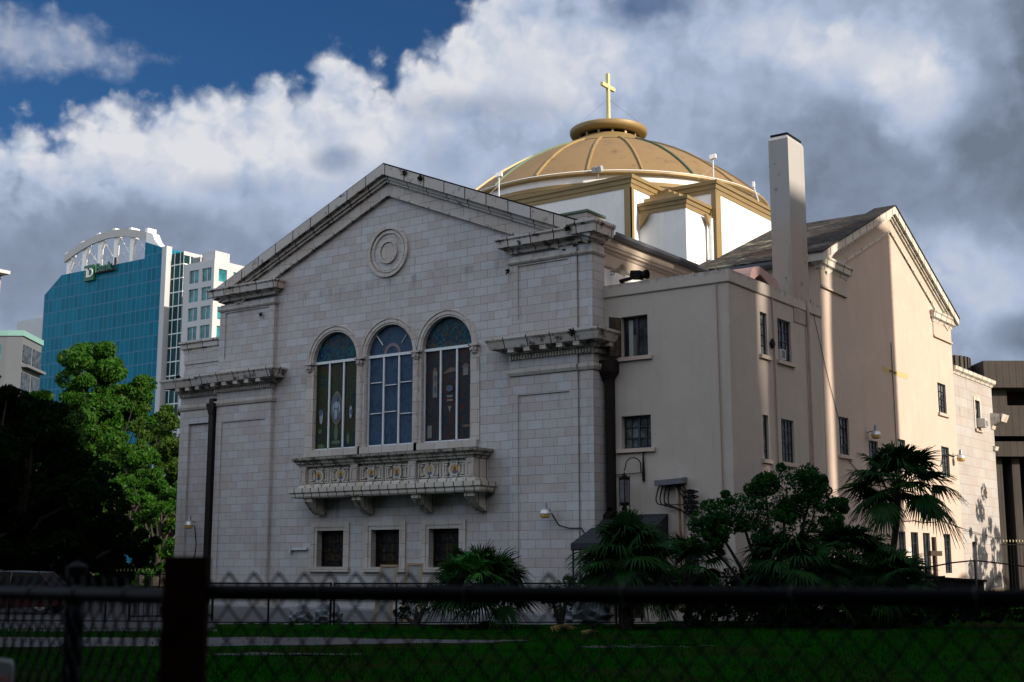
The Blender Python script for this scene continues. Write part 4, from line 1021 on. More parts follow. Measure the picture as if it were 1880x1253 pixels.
b.build('conduit', TINTPIPE, church)

# ================================================================== THINGS ON THE CHURCH
# lines: sagging cables
def cable(pts, r, name, m_, label, sag=.0, cat='cable', group=None):
    b = MB(); P_ = []
    for i in range(len(pts)-1):
        a, c_ = Vector(pts[i]), Vector(pts[i+1])
        for k in range(8):
            t = k/8; p = a.lerp(c_, t); p.z -= sag*4*t*(1-t); P_.append(p)
    P_.append(Vector(pts[-1])); b.tube(P_, r, 5)
    return b.build(name, m_, label=label, cat=cat, group=group)
cable([(XR+.05, 43.0, 11.0), (XR+.05, 44.4, 8.3), (XR+.05, 46.2, 5.4), (XR+.05, 47.6, 4.9)], .012, 'cable', BLACK, 'thin dark cable slanting down the shaded plaster wall from the chimney foot')
cable([(XR+.06, 48.4, 4.6), (XR+.06, 52.0, 4.25), (XR+.06, 55.6, 4.0), (XR+.06, 55.7, 5.2)], .012, 'cable', BLACK, 'thin cable sagging along the sunlit wall above the ground floor windows', .12)
cable([(XR+.06, 49.0, 3.5), (XR+.06, 53.0, 3.45), (XR+.06, 56.6, 3.55), (XR+.03, 65.8, 2.9)], .014, 'cable', BLACK, 'lower cable running from the shade to the rear corner', .08)

def wall_lamp(p, out_, label, cord=None):
    t = thing('wall_lamp', label, 'lamp', p, 'security lamps on the church walls')
    P0 = Vector(p); o_ = Vector(out_).normalized()
    b = MB(); b.tube([P0, P0+o_*.10+Vector((0, 0, .06)), P0+o_*.30+Vector((0, 0, .05))], .022, 6); b.build('arm', GREYMETAL, t)
    c_ = P0+o_*.34
    b = MB(); b.lathe([(.001, .30), (.05, .30), (.07, .26), (.08, .10), (.10, .06)], (c_.x, c_.y, c_.z), 14); b.build('housing', GREYMETAL, t, smooth=True)
    b = MB(); b.lathe([(.08, .07), (.15, .03), (.19, -.09), (.185, -.09), (.14, .02)], (c_.x, c_.y, c_.z), 18); b.build('reflector', GALV, t, smooth=True)
    b = MB(); b.lathe([(.18, -.085), (.17, -.20), (.10, -.235), (.001, -.24)], (c_.x, c_.y, c_.z), 18); b.build('globe', AMBER, t, smooth=True)
    if cord:
        b = MB(); b.tube([Vector(q) for q in cord], .022, 6); b.build('cord', BLACK, t, smooth=True)
wall_lamp((-41.5, 35.90, 3.35), (0, -1, 0), 'grey wall lamp on the left wing beside the brown downspout', [(-41.5, 35.86, 3.25), (-41.35, 35.85, 2.5), (-41.4, 35.86, 2.1), (-41.75, 35.88, 1.5), (-41.95, 35.9, 1.2)])
wall_lamp((-23.85, 35.64, 3.42), (0, -1, 0), 'grey wall lamp on the right stone pier near the awning', [(-23.8, 35.6, 3.35), (-23.5, 35.58, 2.95), (-23.1, 35.58, 2.85), (-22.65, 35.6, 2.85), (-22.35, 35.6, 2.45)])
wall_lamp((XR+.02, 48.2, 6.65), (1, 0, 0), 'wall lamp on the shaded gable just above the palm crown')
wall_lamp((XR+.02, 58.9, 6.45), (1, 0, 0), 'wall lamp with curved conduit on the sunlit gable', [(XR+.06, 58.9, 6.45), (XR+.08, 57.9, 6.5), (XR+.08, 57.3, 6.4), (XR+.06, 56.9, 5.9)])

def ac_unit(p, label, lx=.30, ly=.42, h=.36):
    t = thing('window_air_conditioner', label, 'air conditioner', p, 'window air conditioners on the right hand wall')
    x, y, z = p
    b = MB(); b.box(x-.25, x+lx, y, y+ly, z, z+h); b.build('casing', simple('ac_casing', (.50, .48, .44), .6), t, bevel=.015)
    b = MB(); b.prism(rect(y, y+ly, z, z+h), fnX, x+lx+.002, x+lx+.02, [rect(y+.03, y+ly-.03, z+.03, z+h-.03)]); b.build('trim', WHITEPAINT, t)
    b = MB()
    for k in range(7): b.box(x+lx+.001, x+lx+.012, y+.04, y+ly-.04, z+.05+k*.042, z+.068+k*.042)
    b.build('grille', GREYBOX, t)
ac_unit((XR-.02, 40.28, 8.52), 'small white window air conditioner in the upper plaster wall window', .06, .40, .34)
ac_unit((XR-.02, 63.0, 8.12), 'boxy beige air conditioner jutting from the rear window', .38, .55, .42)

# roof lights on poles
def pole_light(p, h, label, tilt=(0, 0), box=(.14, .10, .09)):
    t = thing('pole_floodlight', label, 'floodlight', p, 'floodlights standing around the dome')
    x, y, z = p; top = (x+tilt[0], y+tilt[1], z+h)
    b = MB(); b.tube([p, top], .028, 6); b.box(x-.07, x+.07, y-.07, y+.07, z-.02, z+.04); b.build('pole', WHITEPAINT, t)
    b = MB(); b.obox((top[0], top[1], top[2]+.08), (1, .3, .2), (-.3, 1, 0), (0, 0, 1), *box); b.build('lamp_head', simple('white_lamp_head', (.75, .76, .78), .4), t, bevel=.01)
    b = MB()
    for a in (0.6, 2.6, 4.4): b.tube([(x+tilt[0]*.7, y+tilt[1]*.7, z+h*.7), (x+.9*math.cos(a), y+.9*math.sin(a), z+.02)], .006, 3)
    b.build('guy_wire', GREYMETAL, t)
pole_light((-31.9, 43.75, 17.02), 1.25, 'white floodlight on a pole in front of the gold dome')
pole_light((-22.9, 46.3, 17.02), 1.05, 'white box floodlight on the pole above the drum corner beam')
pole_light((-22.85, 50.7, 17.02), .95, 'small floodlight on a thin leaning pole beside the chimney', (-.25, -.1), (.05, .12, .12))
t = thing('floodlight', 'twin head floodlight clamped to the dome edge', 'floodlight', (-27.6, 44.9, 17.9))
b = MB(); b.tube([(-27.6, 44.95, 17.75), (-27.6, 44.95, 18.0)], .03, 6); b.build('bracket', GREYMETAL, t)
for q in (-.13, .13):
    b = MB(); b.obox((-27.6+q, 44.9, 18.12), (1, 0, 0), (0, 1, .3), (0, -.3, 1), .11, .10, .12); b.build('lamp_head', GALV, t, bevel=.01)
t = thing('floodlight', 'long armed floodlight leaning out over the left edge of the dome', 'floodlight', (-37.6, 47.2, 17.7))
b = MB(); b.tube([(-37.9, 46.9, 17.5), (-36.8, 46.3, 17.9)], .04, 6); b.build('arm', WHITEPAINT, t)
b = MB(); b.obox((-36.7, 46.2, 17.95), (1, .4, .3), (-.4, 1, 0), (0, 0, 1), .16, .12, .10); b.build('lamp_head', GALV, t, bevel=.01)

# loudspeaker horn and black spotlight over the annex roof
t = thing('horn_loudspeaker', 'cream horn loudspeaker on the white clerestory wall', 'loudspeaker', (-22.42, 37.7, 11.35))
b = MB(); b.lathe([(.05, 0), (.06, .1), (.10, .25), (.20, .42), (.23, .44), (.19, .43), (.05, .2)], (-22.40, 37.3, 11.62), 18, axis='x'); b.build('horn', CREAMHORN, t, smooth=True)
b = MB(); b.tube([(-22.45, 37.3, 11.5), (-22.3, 37.3, 11.5), (-22.3, 37.3, 11.62)], .02, 6); b.build('bracket', CREAMHORN, t)
t = thing('spotlight', 'black spotlight lying on the annex parapet', 'spotlight', (-21.3, 36.65, 10.98))
b = MB(); b.obox((-21.02, 36.62, 11.18), (1, 0, -.12), (0, 1, 0), (.12, 0, 1), .19, .15, .14); b.lathe([(.10, 0), (.16, .2), (.16, .24)], (-20.85, 36.62, 11.16), 12, axis='x'); b.build('housing', BLACK, t, bevel=.02)
b = MB(); b.obox((-21.42, 36.62, 11.08), (1, 0, .12), (0, 1, 0), (-.12, 0, 1), .24, .08, .04); b.tube([(-21.66, 36.62, 11.0), (-21.5, 36.62, 10.97)], .03, 6); b.build('arm', BLACK, t)
# pink duct
t = thing('roof_duct', 'faded pink bent metal duct on the annex roof beside the chimney', 'duct', (-18.6, 40.3, 10.5))
b = MB(); pts = []
for k in range(9):
    a = math.pi*(1-k/8*.62)
    pts.append((39.65+.85*math.cos(a), 11.0+.62*math.sin(a)))
pts += [(41.0, 11.4), (41.35, 10.6)]; inner = [(q[0]*.985+.6-.02, q[1]-.10) for q in pts]
b.prism([(q[0], q[1]) for q in pts]+[(41.1, 10.6), (40.5, 11.05), (39.6, 11.35), (38.95, 11.0)], lambda u, v, w_: (w_, u, v), -18.85, -17.95)
b.build('duct_elbow', PINKDUCT, t, bevel=.03)
b = MB(); b.box(-18.75, -18.02, 39.2, 40.9, 10.5, 11.05); b.build('duct_mouth', BROWNIN, t)

# wall lantern
lx, ly, lz = -21.22, 35.95, 3.95
t = thing('wall_lantern', 'black wrought iron lantern hanging from a scrolled bracket over the awning', 'lantern', (lx, YA, lz))
b = MB(); b.tube([(-21.85, YA-.05, lz+.62), (lx+.38, YA-.08, lz+.66)], .015, 5)
arc = [(lx+.36-.02*k, ly+.2+.035*(8-k)*0+.03*k*-1+.24, 0) for k in range(1)]
sc_ = [Vector((lx+.33, YA-.06, lz+.68))]
for k in range(11):
    a = k/10*math.pi*1.15; sc_.append(Vector((lx+.16+.16*math.cos(a), YA-.06-.40*k/10, lz+.98+.16*math.sin(a))))
sc_.append(Vector((lx, ly, lz+.70))); b.tube(sc_, .018, 5); b.tube([(lx+.42, YA-.05, lz+1.35), (lx+.42, YA-.05, lz+.4)], [.01]+[.05], 6)
b.tube([(lx+.42, YA-.05, lz+1.42), (lx+.42, YA-.05, lz+1.2), (lx+.42, YA-.05, lz+.55), (lx+.42, YA-.05, lz+.35)], [.03, .02, .05, .01], 6)
b.build('bracket', BLACK, t)
b = MB(); n = 6
b.lathe([(.001, .66), (.03, .64), (.05, .58), (.12, .52), (.20, .50), (.20, .44), (.17, .42)], (lx, ly, lz), 6); b.lathe([(.17, -.30), (.20, -.32), (.18, -.38), (.06, -.42), (.09, -.50), (.001, -.62)], (lx, ly, lz), 6)
for k in range(6):
    a = k*math.pi/3; b.tube([(lx+.17*math.cos(a), ly+.17*math.sin(a), lz-.32), (lx+.19*math.cos(a), ly+.19*math.sin(a), lz+.45)], .018, 4); b.lathe([(.001, .06), (.025, .03), (.001, 0)], (lx+.20*math.cos(a), ly+.20*math.sin(a), lz+.49), 6)
    b.lathe([(.001, -.1), (.02, -.04), (.001, 0)], (lx+.18*math.cos(a), ly+.18*math.sin(a), lz-.36), 6)
b.build('cage', BLACK, t)
b = MB(); b.lathe([(.14, -.30), (.16, .42)], (lx, ly, lz), 6); b.build('lamp_glass', LAMPGLASS, t)

# electric weatherheads and cables
t = thing('electric_service_box', 'grey electric service hood with a tangle of black cables', 'electric box', (-19.7, YA, 4.0))
b = MB(); b.obox((-19.75, YA-.18, 4.28), (1, 0, .05), (0, 1, .12), (0, -.12, 1), .50, .18, .09); b.box(-20.1, -19.9, YA-.2, YA-.01, 4.1, 4.2); b.build('hood', simple('weathered_grey_hood', (.16, .17, .19), .4, .2), t, bevel=.01)
rr = random.Random(3); b = MB()
for k in range(7):
    x0 = -20.15+k*.13; P_ = []
    ex, ez = -19.9+k*.17, 3.55-.05*k
    for j in range(11):
        q = j/10; P_.append((x0+(ex-x0)*q-.20*math.sin(q*math.pi)*(1 if k < 4 else -1.4), YA-.16-.10*math.sin(q*math.pi), 4.2+(ez-4.2)*q-.22*math.sin(q*math.pi)))
    b.tube(P_, .022, 5)
for k in range(5):
    z = 3.95-.16*k; b.tube([(-19.3, YA-.15, z), (-19.0+.1*(k % 2), YA-.3, z+.04), (-18.75, YA-.25, z-.02), (-19.0, YA-.12, z-.07), (-19.3, YA-.14, z-.03)], .024, 5); b.obox((-19.0, YA-.22, z), (1, 0, 0), (0, 1, 0), (0, 0, 1), .10, .05, .045)
b.tube([(-20.0, YA-.18, 3.62), (-19.5, YA-.15, 3.42), (-19.0, YA-.15, 3.12), (-18.6, YA-.2, 3.0)], .02, 5); b.tube([(-19.9, YA-.15, 3.55), (-18.8, YA-.2, 3.56), (-17.7, YA-.2, 3.58)], .014, 5)
b.build('cables', BLACK, t)
b = MB(); b.tube([(-19.55, YA-.1, 4.2), (-19.55, YA-.1, 1.0)], .06, 8); b.tube([(-19.38, YA-.1, 4.2), (-19.38, YA-.1, 1.0)], .05, 8); b.build('conduit', TINTPIPE, t)
# awning
t = thing('awning', 'slate blue canvas awning over the side door behind the palm', 'awning', (-21.3, YA, 2.3))
xa, xb = -22.5, -19.95; dpt = 1.75
b = MB(); tp = [(xa+.35, YA-.02, 3.28), (xb, YA-.02, 3.28), (xb, YA-dpt, 2.35), (xa+.0, YA-dpt, 2.35)]
slab(b, *tp, t=.02); b.add([(xb, YA-.02, 3.27), (xb, YA-dpt, 2.34), (xb, YA-dpt, 2.12), (xb, YA-.02, 2.15)], [(0, 1, 2, 3)]); b.add([tp[0], tp[3], (tp[3][0], tp[3][1], 2.12), (tp[0][0], tp[0][1], 2.15)], [(0, 1, 2, 3)])
n = 14
for k in range(n):
    x0, x1 = xa+(xb-xa)*k/n, xa+(xb-xa)*(k+1)/n; b.add([(x0, YA-dpt-.01, 2.35), (x1, YA-dpt-.01, 2.35), (x1, YA-dpt-.02, 2.18), ((x0+x1)/2, YA-dpt-.02, 2.13), (x0, YA-dpt-.02, 2.18)], [(0, 1, 2, 3, 4)])
b.build('canopy', CANVAS, t)
b = MB()
for x in (xa+.05, xb-.05): b.tube([(x, YA-.05, 2.2), (x, YA-dpt+.05, 2.2)], .02, 5); b.tube([(x, YA-dpt+.05, 2.3), (x, YA-dpt+.05, 0)], .03, 6)
b.build('frame', BLACK, t)

# timber cross by the door
t = thing('timber_cross', 'plain brown timber cross standing in front of the ground floor doorway', 'cross', (-16.9, 53.3, 0))
b = MB(); b.box(-17.0, -16.86, 53.2, 53.42, 0, 2.78); b.build('upright', WOODX, t, bevel=.01)
b = MB(); b.box(-17.02, -16.85, 52.62, 54.05, 2.02, 2.22); b.build('crossbar', WOODX, t, bevel=.01)
for (yy, zz, l) in ((52.28, 1.6, 'white paper notice beside the left ground floor window'), (55.45, 1.75, 'white paper notice right of the timber cross')):
    b = MB(); b.box(XR+.022, XR+.03, yy, yy+.22, zz, zz+.75)
    o = b.build('paper_notice', PAPER, label=l, cat='notice', group='paper notices on the plaster wall')
    for k in range(3):
        q = MB(); q.box(XR+.0305, XR+.032, yy+.04, yy+.18, zz+.12+k*.2, zz+.2+k*.2); q.build('dark_block', INK, o)
b = MB(); b.box(XR+.02, XR+.16, 54.6, 54.86, 3.45, 3.75); b.build('meter_box', GREYMETAL, label='small grey meter box on the sunlit wall above the doors', cat='box')
b = MB(); b.obox((XR+.06, 39.62, 8.95), (0, 1, 1), (0, -1, 1), (1, 0, 0), .12, .12, .03); b.build('vent_plate', BLACK, label='black diamond shaped plate beside the air conditioner', cat='vent')
b = MB(); b.box(-35.9, -35.0, Y0-.10, Y0-.01, 2.22, 2.30); b.box(-35.9, -35.82, Y0-.12, Y0-.01, 2.10, 2.32); b.build('metal_bracket', GALV, label='short pale metal bar fixed left of the small windows', cat='bracket')
b = MB(); b.lathe([(.03, 0), (.045, .12), (.001, .12)], (-19.2, YA+.1, .78), 10); b.build('paper_cup', PAPER, label='white paper cup on the low window ledge', cat='cup')
# tufts growing out of the masonry
def tuft(p, r, n, label, seed):
    r *= .68; rr = random.Random(seed); b = MB()
    for _ in range(n):
        d_ = Vector((rr.gauss(0, 1), -abs(rr.gauss(0, .8)), rr.gauss(0, 1))).normalized()*r*rr.uniform(.3, 1); q = Vector(p)+d_; s_ = r*.22
        a = Vector((rr.gauss(0, 1), rr.gauss(0, 1), rr.gauss(0, 1))).normalized()*s_; c_ = a.orthogonal().normalized()*s_
        b.add([q-a, q-c_, q+a, q+c_], [(0, 1, 2, 3)])
    return b.build('weed', LEAFD, label=label, cat='weed', recalc=False)
tuft((-37.75, Y0-.2, 11.55), .16, 60, 'small dark weed growing on the upper left pier', 1)
tuft((-30.05, Y0-.5, 16.0), .17, 60, 'weed on the raking cornice just right of the peak', 2)
tuft((-29.3, Y0-.5, 15.65), .20, 70, 'weed on the raking cornice second from the peak', 3)
tuft((-25.55, Y0-.2, 11.7), .16, 60, 'weed hanging at the top left of the right pier', 4)
tuft((-22.8, Y0-.6, 12.75), .20, 80, 'dark weed in the joint of the corner cornice', 5)
tuft((-22.6, Y0-.7, 9.2), .22, 80, 'dark weed on the right bracketed cornice', 6)
tuft((-24.9, Y0-.45, 12.6), .14, 50, 'weed on the right pier cornice', 8)
tuft((-42.8, 35.8, 9.45), .22, 70, 'weed at the far left end of the lower cornice', 7)

# leaning wooden frames and bags
def lean_frame(lat, depth, ang, h, w_, label):
    x, y = spot(lat, depth); t = thing('old_window_frame', label, 'window frame', (x, y, 0), 'old frames leaning behind the wire fence')
    u = Vector((RT.x, RT.y, 0)); up = (Vector((0, 0, 1))+Vector((FH.x, FH.y, 0))*.28+u*ang).normalized(); o_ = Vector((x, y, 0)); n_ = u.cross(up)
    b = MB()
    for s_ in (0, w_): b.obox(o_+u*s_+up*h/2, u, n_, up, .035, .03, h/2)
    b.obox(o_+u*w_/2+up*h, u, n_, up, w_/2+.035, .03, .035); b.obox(o_+u*w_/2+up*.04, u, n_, up, w_/2, .03, .035); b.build('frame', WOODGREY, t)
    b = MB(); b.obox(o_+u*w_/2+up*h/2-n_*.01, u, n_, up, w_/2-.03, .008, h/2-.04); b.build('screen', glass_mat('dusty_screen', (.10, .11, .12), (.16, .17, .18), 2), t)
lean_frame(-4.05, 38.6, .10, 1.72, .46, 'tall pale wooden frame leaning on the church wall, left of two')
lean_frame(-3.3, 39.4, .08, 1.76, .44, 'tan wooden frame leaning on the church wall, right of two')
def bag(lat, depth, r, label, seed):
    x, y = spot(lat, depth); rr = random.Random(seed); bm = bmesh.new(); bmesh.ops.create_icosphere(bm, subdivisions=3, radius=1)
    ph = [rr.uniform(0, 6) for _ in range(6)]
    for v_ in bm.verts:
        c_ = v_.co; f = 1+.16*math.sin(5*c_.x+ph[0])*math.cos(4*c_.y+ph[1])+.09*math.sin(11*c_.z+ph[2]+6*c_.x)
        v_.co = Vector((c_.x*r[0]*f, c_.y*r[1]*f, max(0, (c_.z*.9+.45))*r[2]*f))
    me = bpy.data.meshes.new('plastic_bag'); bm.to_mesh(me); bm.free(); me.materials.append(BAG)
    o = bpy.data.objects.new('plastic_bag', me); o.location = (x, y, 0); COL.objects.link(o); setp(o, label, 'bag', 'plastic bags dumped behind the wire fence')
bag(-6.2, 38.8, (.35, .3, .35), 'smaller crumpled grey plastic bag, leftmost by the church base', 1); bag(-5.4, 38.9, (.5, .35, .42), 'large crumpled grey plastic bag left of the leaning frames', 2); bag(2.2, 38.6, (.8, .4, .55), 'pale plastic heap behind the palmetto', 3)

# ================================================================== FENCES
def chain_mesh(b, A, B, z0, z1, w_, h_, r, n=3, tip=True):
    A = Vector((A[0], A[1], 0)); B = Vector((B[0], B[1], 0)); L = (B-A).length; u = (B-A)/L; nrm = Vector((-u.y, u.x, 0))
    nw = int(L/(w_/2)); ns = int((z1-z0)/(h_/2))
    for i in range(nw):
        pts = []
        for j in range(ns+1):
            s_ = (i+((i+j) % 2))*w_/2; pts.append(A+u*s_+nrm*(r*.8*(1 if j % 2 else -1))+Vector((0, 0, z1-j*h_/2)))
        b.tube(pts, r, n, caps=False)
# near fence, in front of the photographer
wire = simple('black_coated_wire', (.005, .005, .007), .6, spec=.1)
def px2(px, depth): return spot((px-940)/2408.*depth, depth)
P0 = px2(345, 2.95); P1 = px2(2150, 2.33); P2_ = px2(142, 3.5); P3 = px2(-130, 4.2)
nf = thing('chain_link_fence', 'black wire fence close to the viewer, out of focus across the bottom of the picture', 'fence', (P0[0], P0[1], 0))
b = MB(); chain_mesh(b, (P0[0]+.04*RT.x, P0[1]+.04*RT.y), P1, .03, 1.728, .062, .074, .0032, 4); chain_mesh(b, P0, P3, .03, 1.715, .062, .074, .0032, 4); b.build('wire_mesh', wire, nf, recalc=False)
b = MB(); b.tube([(P0[0], P0[1], 1.685), (P1[0], P1[1], 1.686)], .0175, 14); b.build('top_rail', wire, nf, smooth=True)
b = MB(); b.tube([(P0[0], P0[1], 1.675), (P3[0], P3[1], 1.664)], .0175, 14); b.build('top_rail', wire, nf, smooth=True)
b = MB(); b.tube([(P2_[0], P2_[1], 0), (P2_[0], P2_[1], 1.725)], .026, 14); b.lathe([(.028, 0), (.028, .02), (.001, .035)], (P2_[0], P2_[1], 1.72), 14); b.build('fence_post', wire, nf, smooth=True)
b = MB(); b.tube([(P3[0], P3[1], 0), (P3[0], P3[1], 1.725)], .026, 12); b.build('fence_post', wire, nf, smooth=True)
def ring(b, c_, axis, r, t, n=10):
    a = Vector(axis).normalized(); u = a.cross(Vector((0, 0, 1))).normalized(); b.tube([Vector(c_)+u*r*math.cos(2*math.pi*k/n)+Vector((0, 0, 1))*r*math.sin(2*math.pi*k/n)+a*.004*k/n for k in range(n+1)], t, 4)
GALVD = simple('dull_tie_wire', (.05, .05, .055), .5, .3)
for (A_, B2, z0_, z1_) in ((P0, P1, 1.685, 1.686), (P0, P3, 1.675, 1.664)):
    for k in range(1, 6):
        f_ = k/6; c_ = Vector((A_[0]+(B2[0]-A_[0])*f_, A_[1]+(B2[1]-A_[1])*f_, z0_+(z1_-z0_)*f_)); b = MB(); ring(b, c_, (B2[0]-A_[0], B2[1]-A_[1], 0), .021, .0022); b.build('tie_wire', GALVD, nf)
b = MB(); b.lathe([(.0285, 0), (.0285, .022)], (P2_[0], P2_[1], 1.62), 14); b.lathe([(.0285, 0), (.0285, .022)], (P2_[0], P2_[1], 1.30), 14); b.build('brace_band', GALVD, nf)
b = MB(); ax = Vector((RT.x, RT.y, 0)).lerp(Vector((FH.x, FH.y, 0)), .12).normalized(); ay = Vector((-ax.y, ax.x, 0))
b.obox((P0[0], P0[1], .882), ax, ay, (0, 0, 1), .047, .047, .882); b.build('wooden_post', WOODDARK, nf, bevel=.004, label='square reddish brown timber corner post')
# sign wired to the left part of that fence
S0 = px2(52, 3.62); S1 = px2(-90, 4.0); su = (Vector((S1[0], S1[1], 0))-Vector((S0[0], S0[1], 0))).normalized(); sn = Vector((su.y, -su.x, 0))
if sn.dot(Vector((FH.x, FH.y, 0))) > 0: sn = -sn
so = Vector((S0[0], S0[1], 0))+sn*.02
t = thing('warning_sign', 'small framed sign with red capitals wired to the near fence, bottom left', 'sign', (so.x, so.y, 1.1))
def rrect(w_, h, r, k=5):
    pts = []
    for cx_, cy_, a0 in ((w_-r, h-r, 0), (r, h-r, 90), (r, r, 180), (w_-r, r, 270)):
        for j in range(k+1):
            a = R_(a0+90*j/k); pts.append((cx_+r*math.cos(a), cy_+r*math.sin(a)))
    return pts
fs_ = lambda u, v, w_: tuple(so+su*u+sn*w_+Vector((0, 0, 1.175+v)))
b = MB(); b.prism(rrect(.30, .315, .025), fs_, 0, .003); b.build('sign_border', SIGNW, t)
b = MB(); b.prism([(p[0]*.945+.008, p[1]*.945+.008) for p in rrect(.30, .315, .022)], fs_, .0035, .0045); b.build('sign_face', SIGND, t)
b = MB(); H = .034; zt = .235
for (x0, strokes) in ((.022, 'D'), (.062, 'E')):
    if strokes == 'D':
        P_ = [(x0+.028, zt), (x0+.012, zt), (x0+.003, zt+.008), (x0+.003, zt+H-.008), (x0+.012, zt+H), (x0+.028, zt+H)]
        Q_ = [(x0+.021, zt+.006), (x0+.014, zt+.006), (x0+.009, zt+.011), (x0+.009, zt+H-.011), (x0+.014, zt+H-.006), (x0+.021, zt+H-.006)]
        b.prism(P_, fs_, .005, .006, [Q_])
    else:
        b.prism([(x0+.026, zt), (x0, zt), (x0, zt+.006), (x0+.020, zt+.006), (x0+.020, zt+.014), (x0+.005, zt+.014), (x0+.005, zt+.020), (x0+.020, zt+.020), (x0+.020, zt+H-.006), (x0, zt+H-.006), (x0, zt+H), (x0+.026, zt+H)], fs_, .005, .006)
b.build('sign_lettering', SIGNR, t)

def wire_fence(A, B, h, label, posts, w_=.062, hh=.062):
    t = thing('chain_link_fence', label, 'fence', (A[0], A[1], 0)); b = MB(); chain_mesh(b, A, B, .05, h, w_, hh, .0035, 3); b.build('wire_mesh', wire, t, recalc=False)
    b = MB(); b.tube([(A[0], A[1], h), (B[0], B[1], h)], .022, 8); b.build('top_rail', wire, t, smooth=True)
    b = MB(); b.tube([(A[0], A[1], .06), (B[0], B[1], .06)], .018, 6); b.build('bottom_rail', wire, t, smooth=True)
    for f in posts:
        p = Vector((A[0], A[1])).lerp(Vector((B[0], B[1])), f); b = MB(); b.tube([(p.x, p.y, 0), (p.x, p.y, h+.03)], .03, 8); b.build('fence_post', wire, t, smooth=True)
wire_fence(spot(-8.8, 38), spot(-5.2, 37.8), 1.16, 'left length of low black wire fence along the church base', (0, .5, 1))
wire_fence(spot(-5.1, 37.8), spot(3.0, 38), 1.16, 'middle length of low black wire fence in front of the leaning frames', (0, .22, .6, 1))
wire_fence(spot(3.1, 38), spot(12.5, 38), 1.35, 'right length of low black wire fence behind the palms', (0, .33, .66, 1))
wire_fence(spot(-9.0, 38.5), spot(-17.5, 39.5), 1.05, 'wire fence beside the parking lot on the left', (0, .35, .7, 1))
def picket(A, B, h, sp, label, m_=BLACK, tipm=None, name='picket_fence'):
    t = thing(name, label, 'fence', (A[0], A[1], 0)); A = Vector((A[0], A[1], 0)); B = Vector((B[0], B[1], 0)); L = (B-A).length; n = int(L/sp)
    b = MB(); tb = MB()
    for i in range(n+1):
        p = A.lerp(B, i/n); b.tube([p, p+Vector((0, 0, h-.12))], .012, 4); tb.lathe([(.001, .16), (.028, .05), (.012, 0)], (p.x, p.y, h-.12), 5)
    b.build('pickets', m_, t, recalc=False); tb.build('spear_tips', tipm or m_, t)
    b = MB()
    for z in (.15, h-.25): b.tube([A+Vector((0, 0, z)), B+Vector((0, 0, z))], .022, 5)
    b.build('rail', m_, t)
    for f in (0, .5, 1):
        p = A.lerp(B, f); b = MB(); b.tube([p, p+Vector((0, 0, h+.02))], .04, 6); b.build('fence_post', m_, t)
picket(spot(-11.6, 40), spot(-9.2, 40.5), 1.05, .13, 'low black iron gate beside the left corner of the church', name='picket_gate')
GILT = simple('gilded_tip', (.45, .36, .16), .4)
picket(spot(-19, 62), spot(-14.5, 63), 1.45, .16, 'iron fence with pale spear tips below the sunlit trees', tipm=GILT)
picket(spot(25.8, 70), spot(32, 72), 2.95, .20, 'tall black iron fence with gilded tips by the concrete building', tipm=GILT)
# curved handrail on the right
t = thing('curved_handrail', 'black pipe handrail that arches up towards the rear of the church', 'handrail', (*spot(11.5, 40), 0))
b = MB(); P_ = []
for px, y, dpt in ((1560, 1046, 40), (1640, 1046, 41), (1700, 1042, 42), (1750, 1033, 43), (1790, 1029, 44), (1835, 1034, 45), (1960, 1050, 46)):
    x, yy = px2(px, dpt); P_.append((x, yy, 1.75-(y-1033)/2408*dpt))
b.tube(P_, .025, 8); b.build('rail', BLACK, t, smooth=True)
for i in (0, 2, 4, 6):
    b = MB(); b.tube([(P_[i][0], P_[i][1], 0), P_[i]], .04, 6); b.build('fence_post', BLACK, t)
b = MB(); A = Vector(spot(14.0, 47)); Bv = Vector(spot(16.8, 47.5)); dd = (Bv-A).normalized(); nn_ = Vector((-dd.y, dd.x)); 
c_ = (A+Bv)/2; b.obox((c_.x, c_.y, .58), (dd.x, dd.y, 0), (nn_.x, nn_.y, 0), (0, 0, 1), 1.3, .7, .55)
t = thing('waste_container', 'dark low waste container in front of the ground floor doors', 'container', (c_.x, c_.y, 0)); b.build('bin_body', BLACK, t, bevel=.03)
b = MB(); b.obox((c_.x, c_.y, 1.19), (dd.x, dd.y, -.06), (nn_.x, nn_.y, 0), (0, 0, 1), 1.38, .76, .04); b.build('lid', BLACK, t)
t = thing('fallen_log', 'pale logs lying at the foot of the rear wall', 'log', (*spot(20.6, 57), 0)); b = MB(); x, y = spot(19.9, 56.5); x2, y2 = spot(21.4, 57.5)
b.tube([(x, y, .35), (x2, y2, .55)], .16, 8); b.build('log', BARKL, t)
b = MB(); x, y = spot(18.5, 56); x2, y2 = spot(19.7, 56.6); b.tube([(x, y, .15), (x2, y2, .32)], .14, 8); b.build('log', BARKL, t)

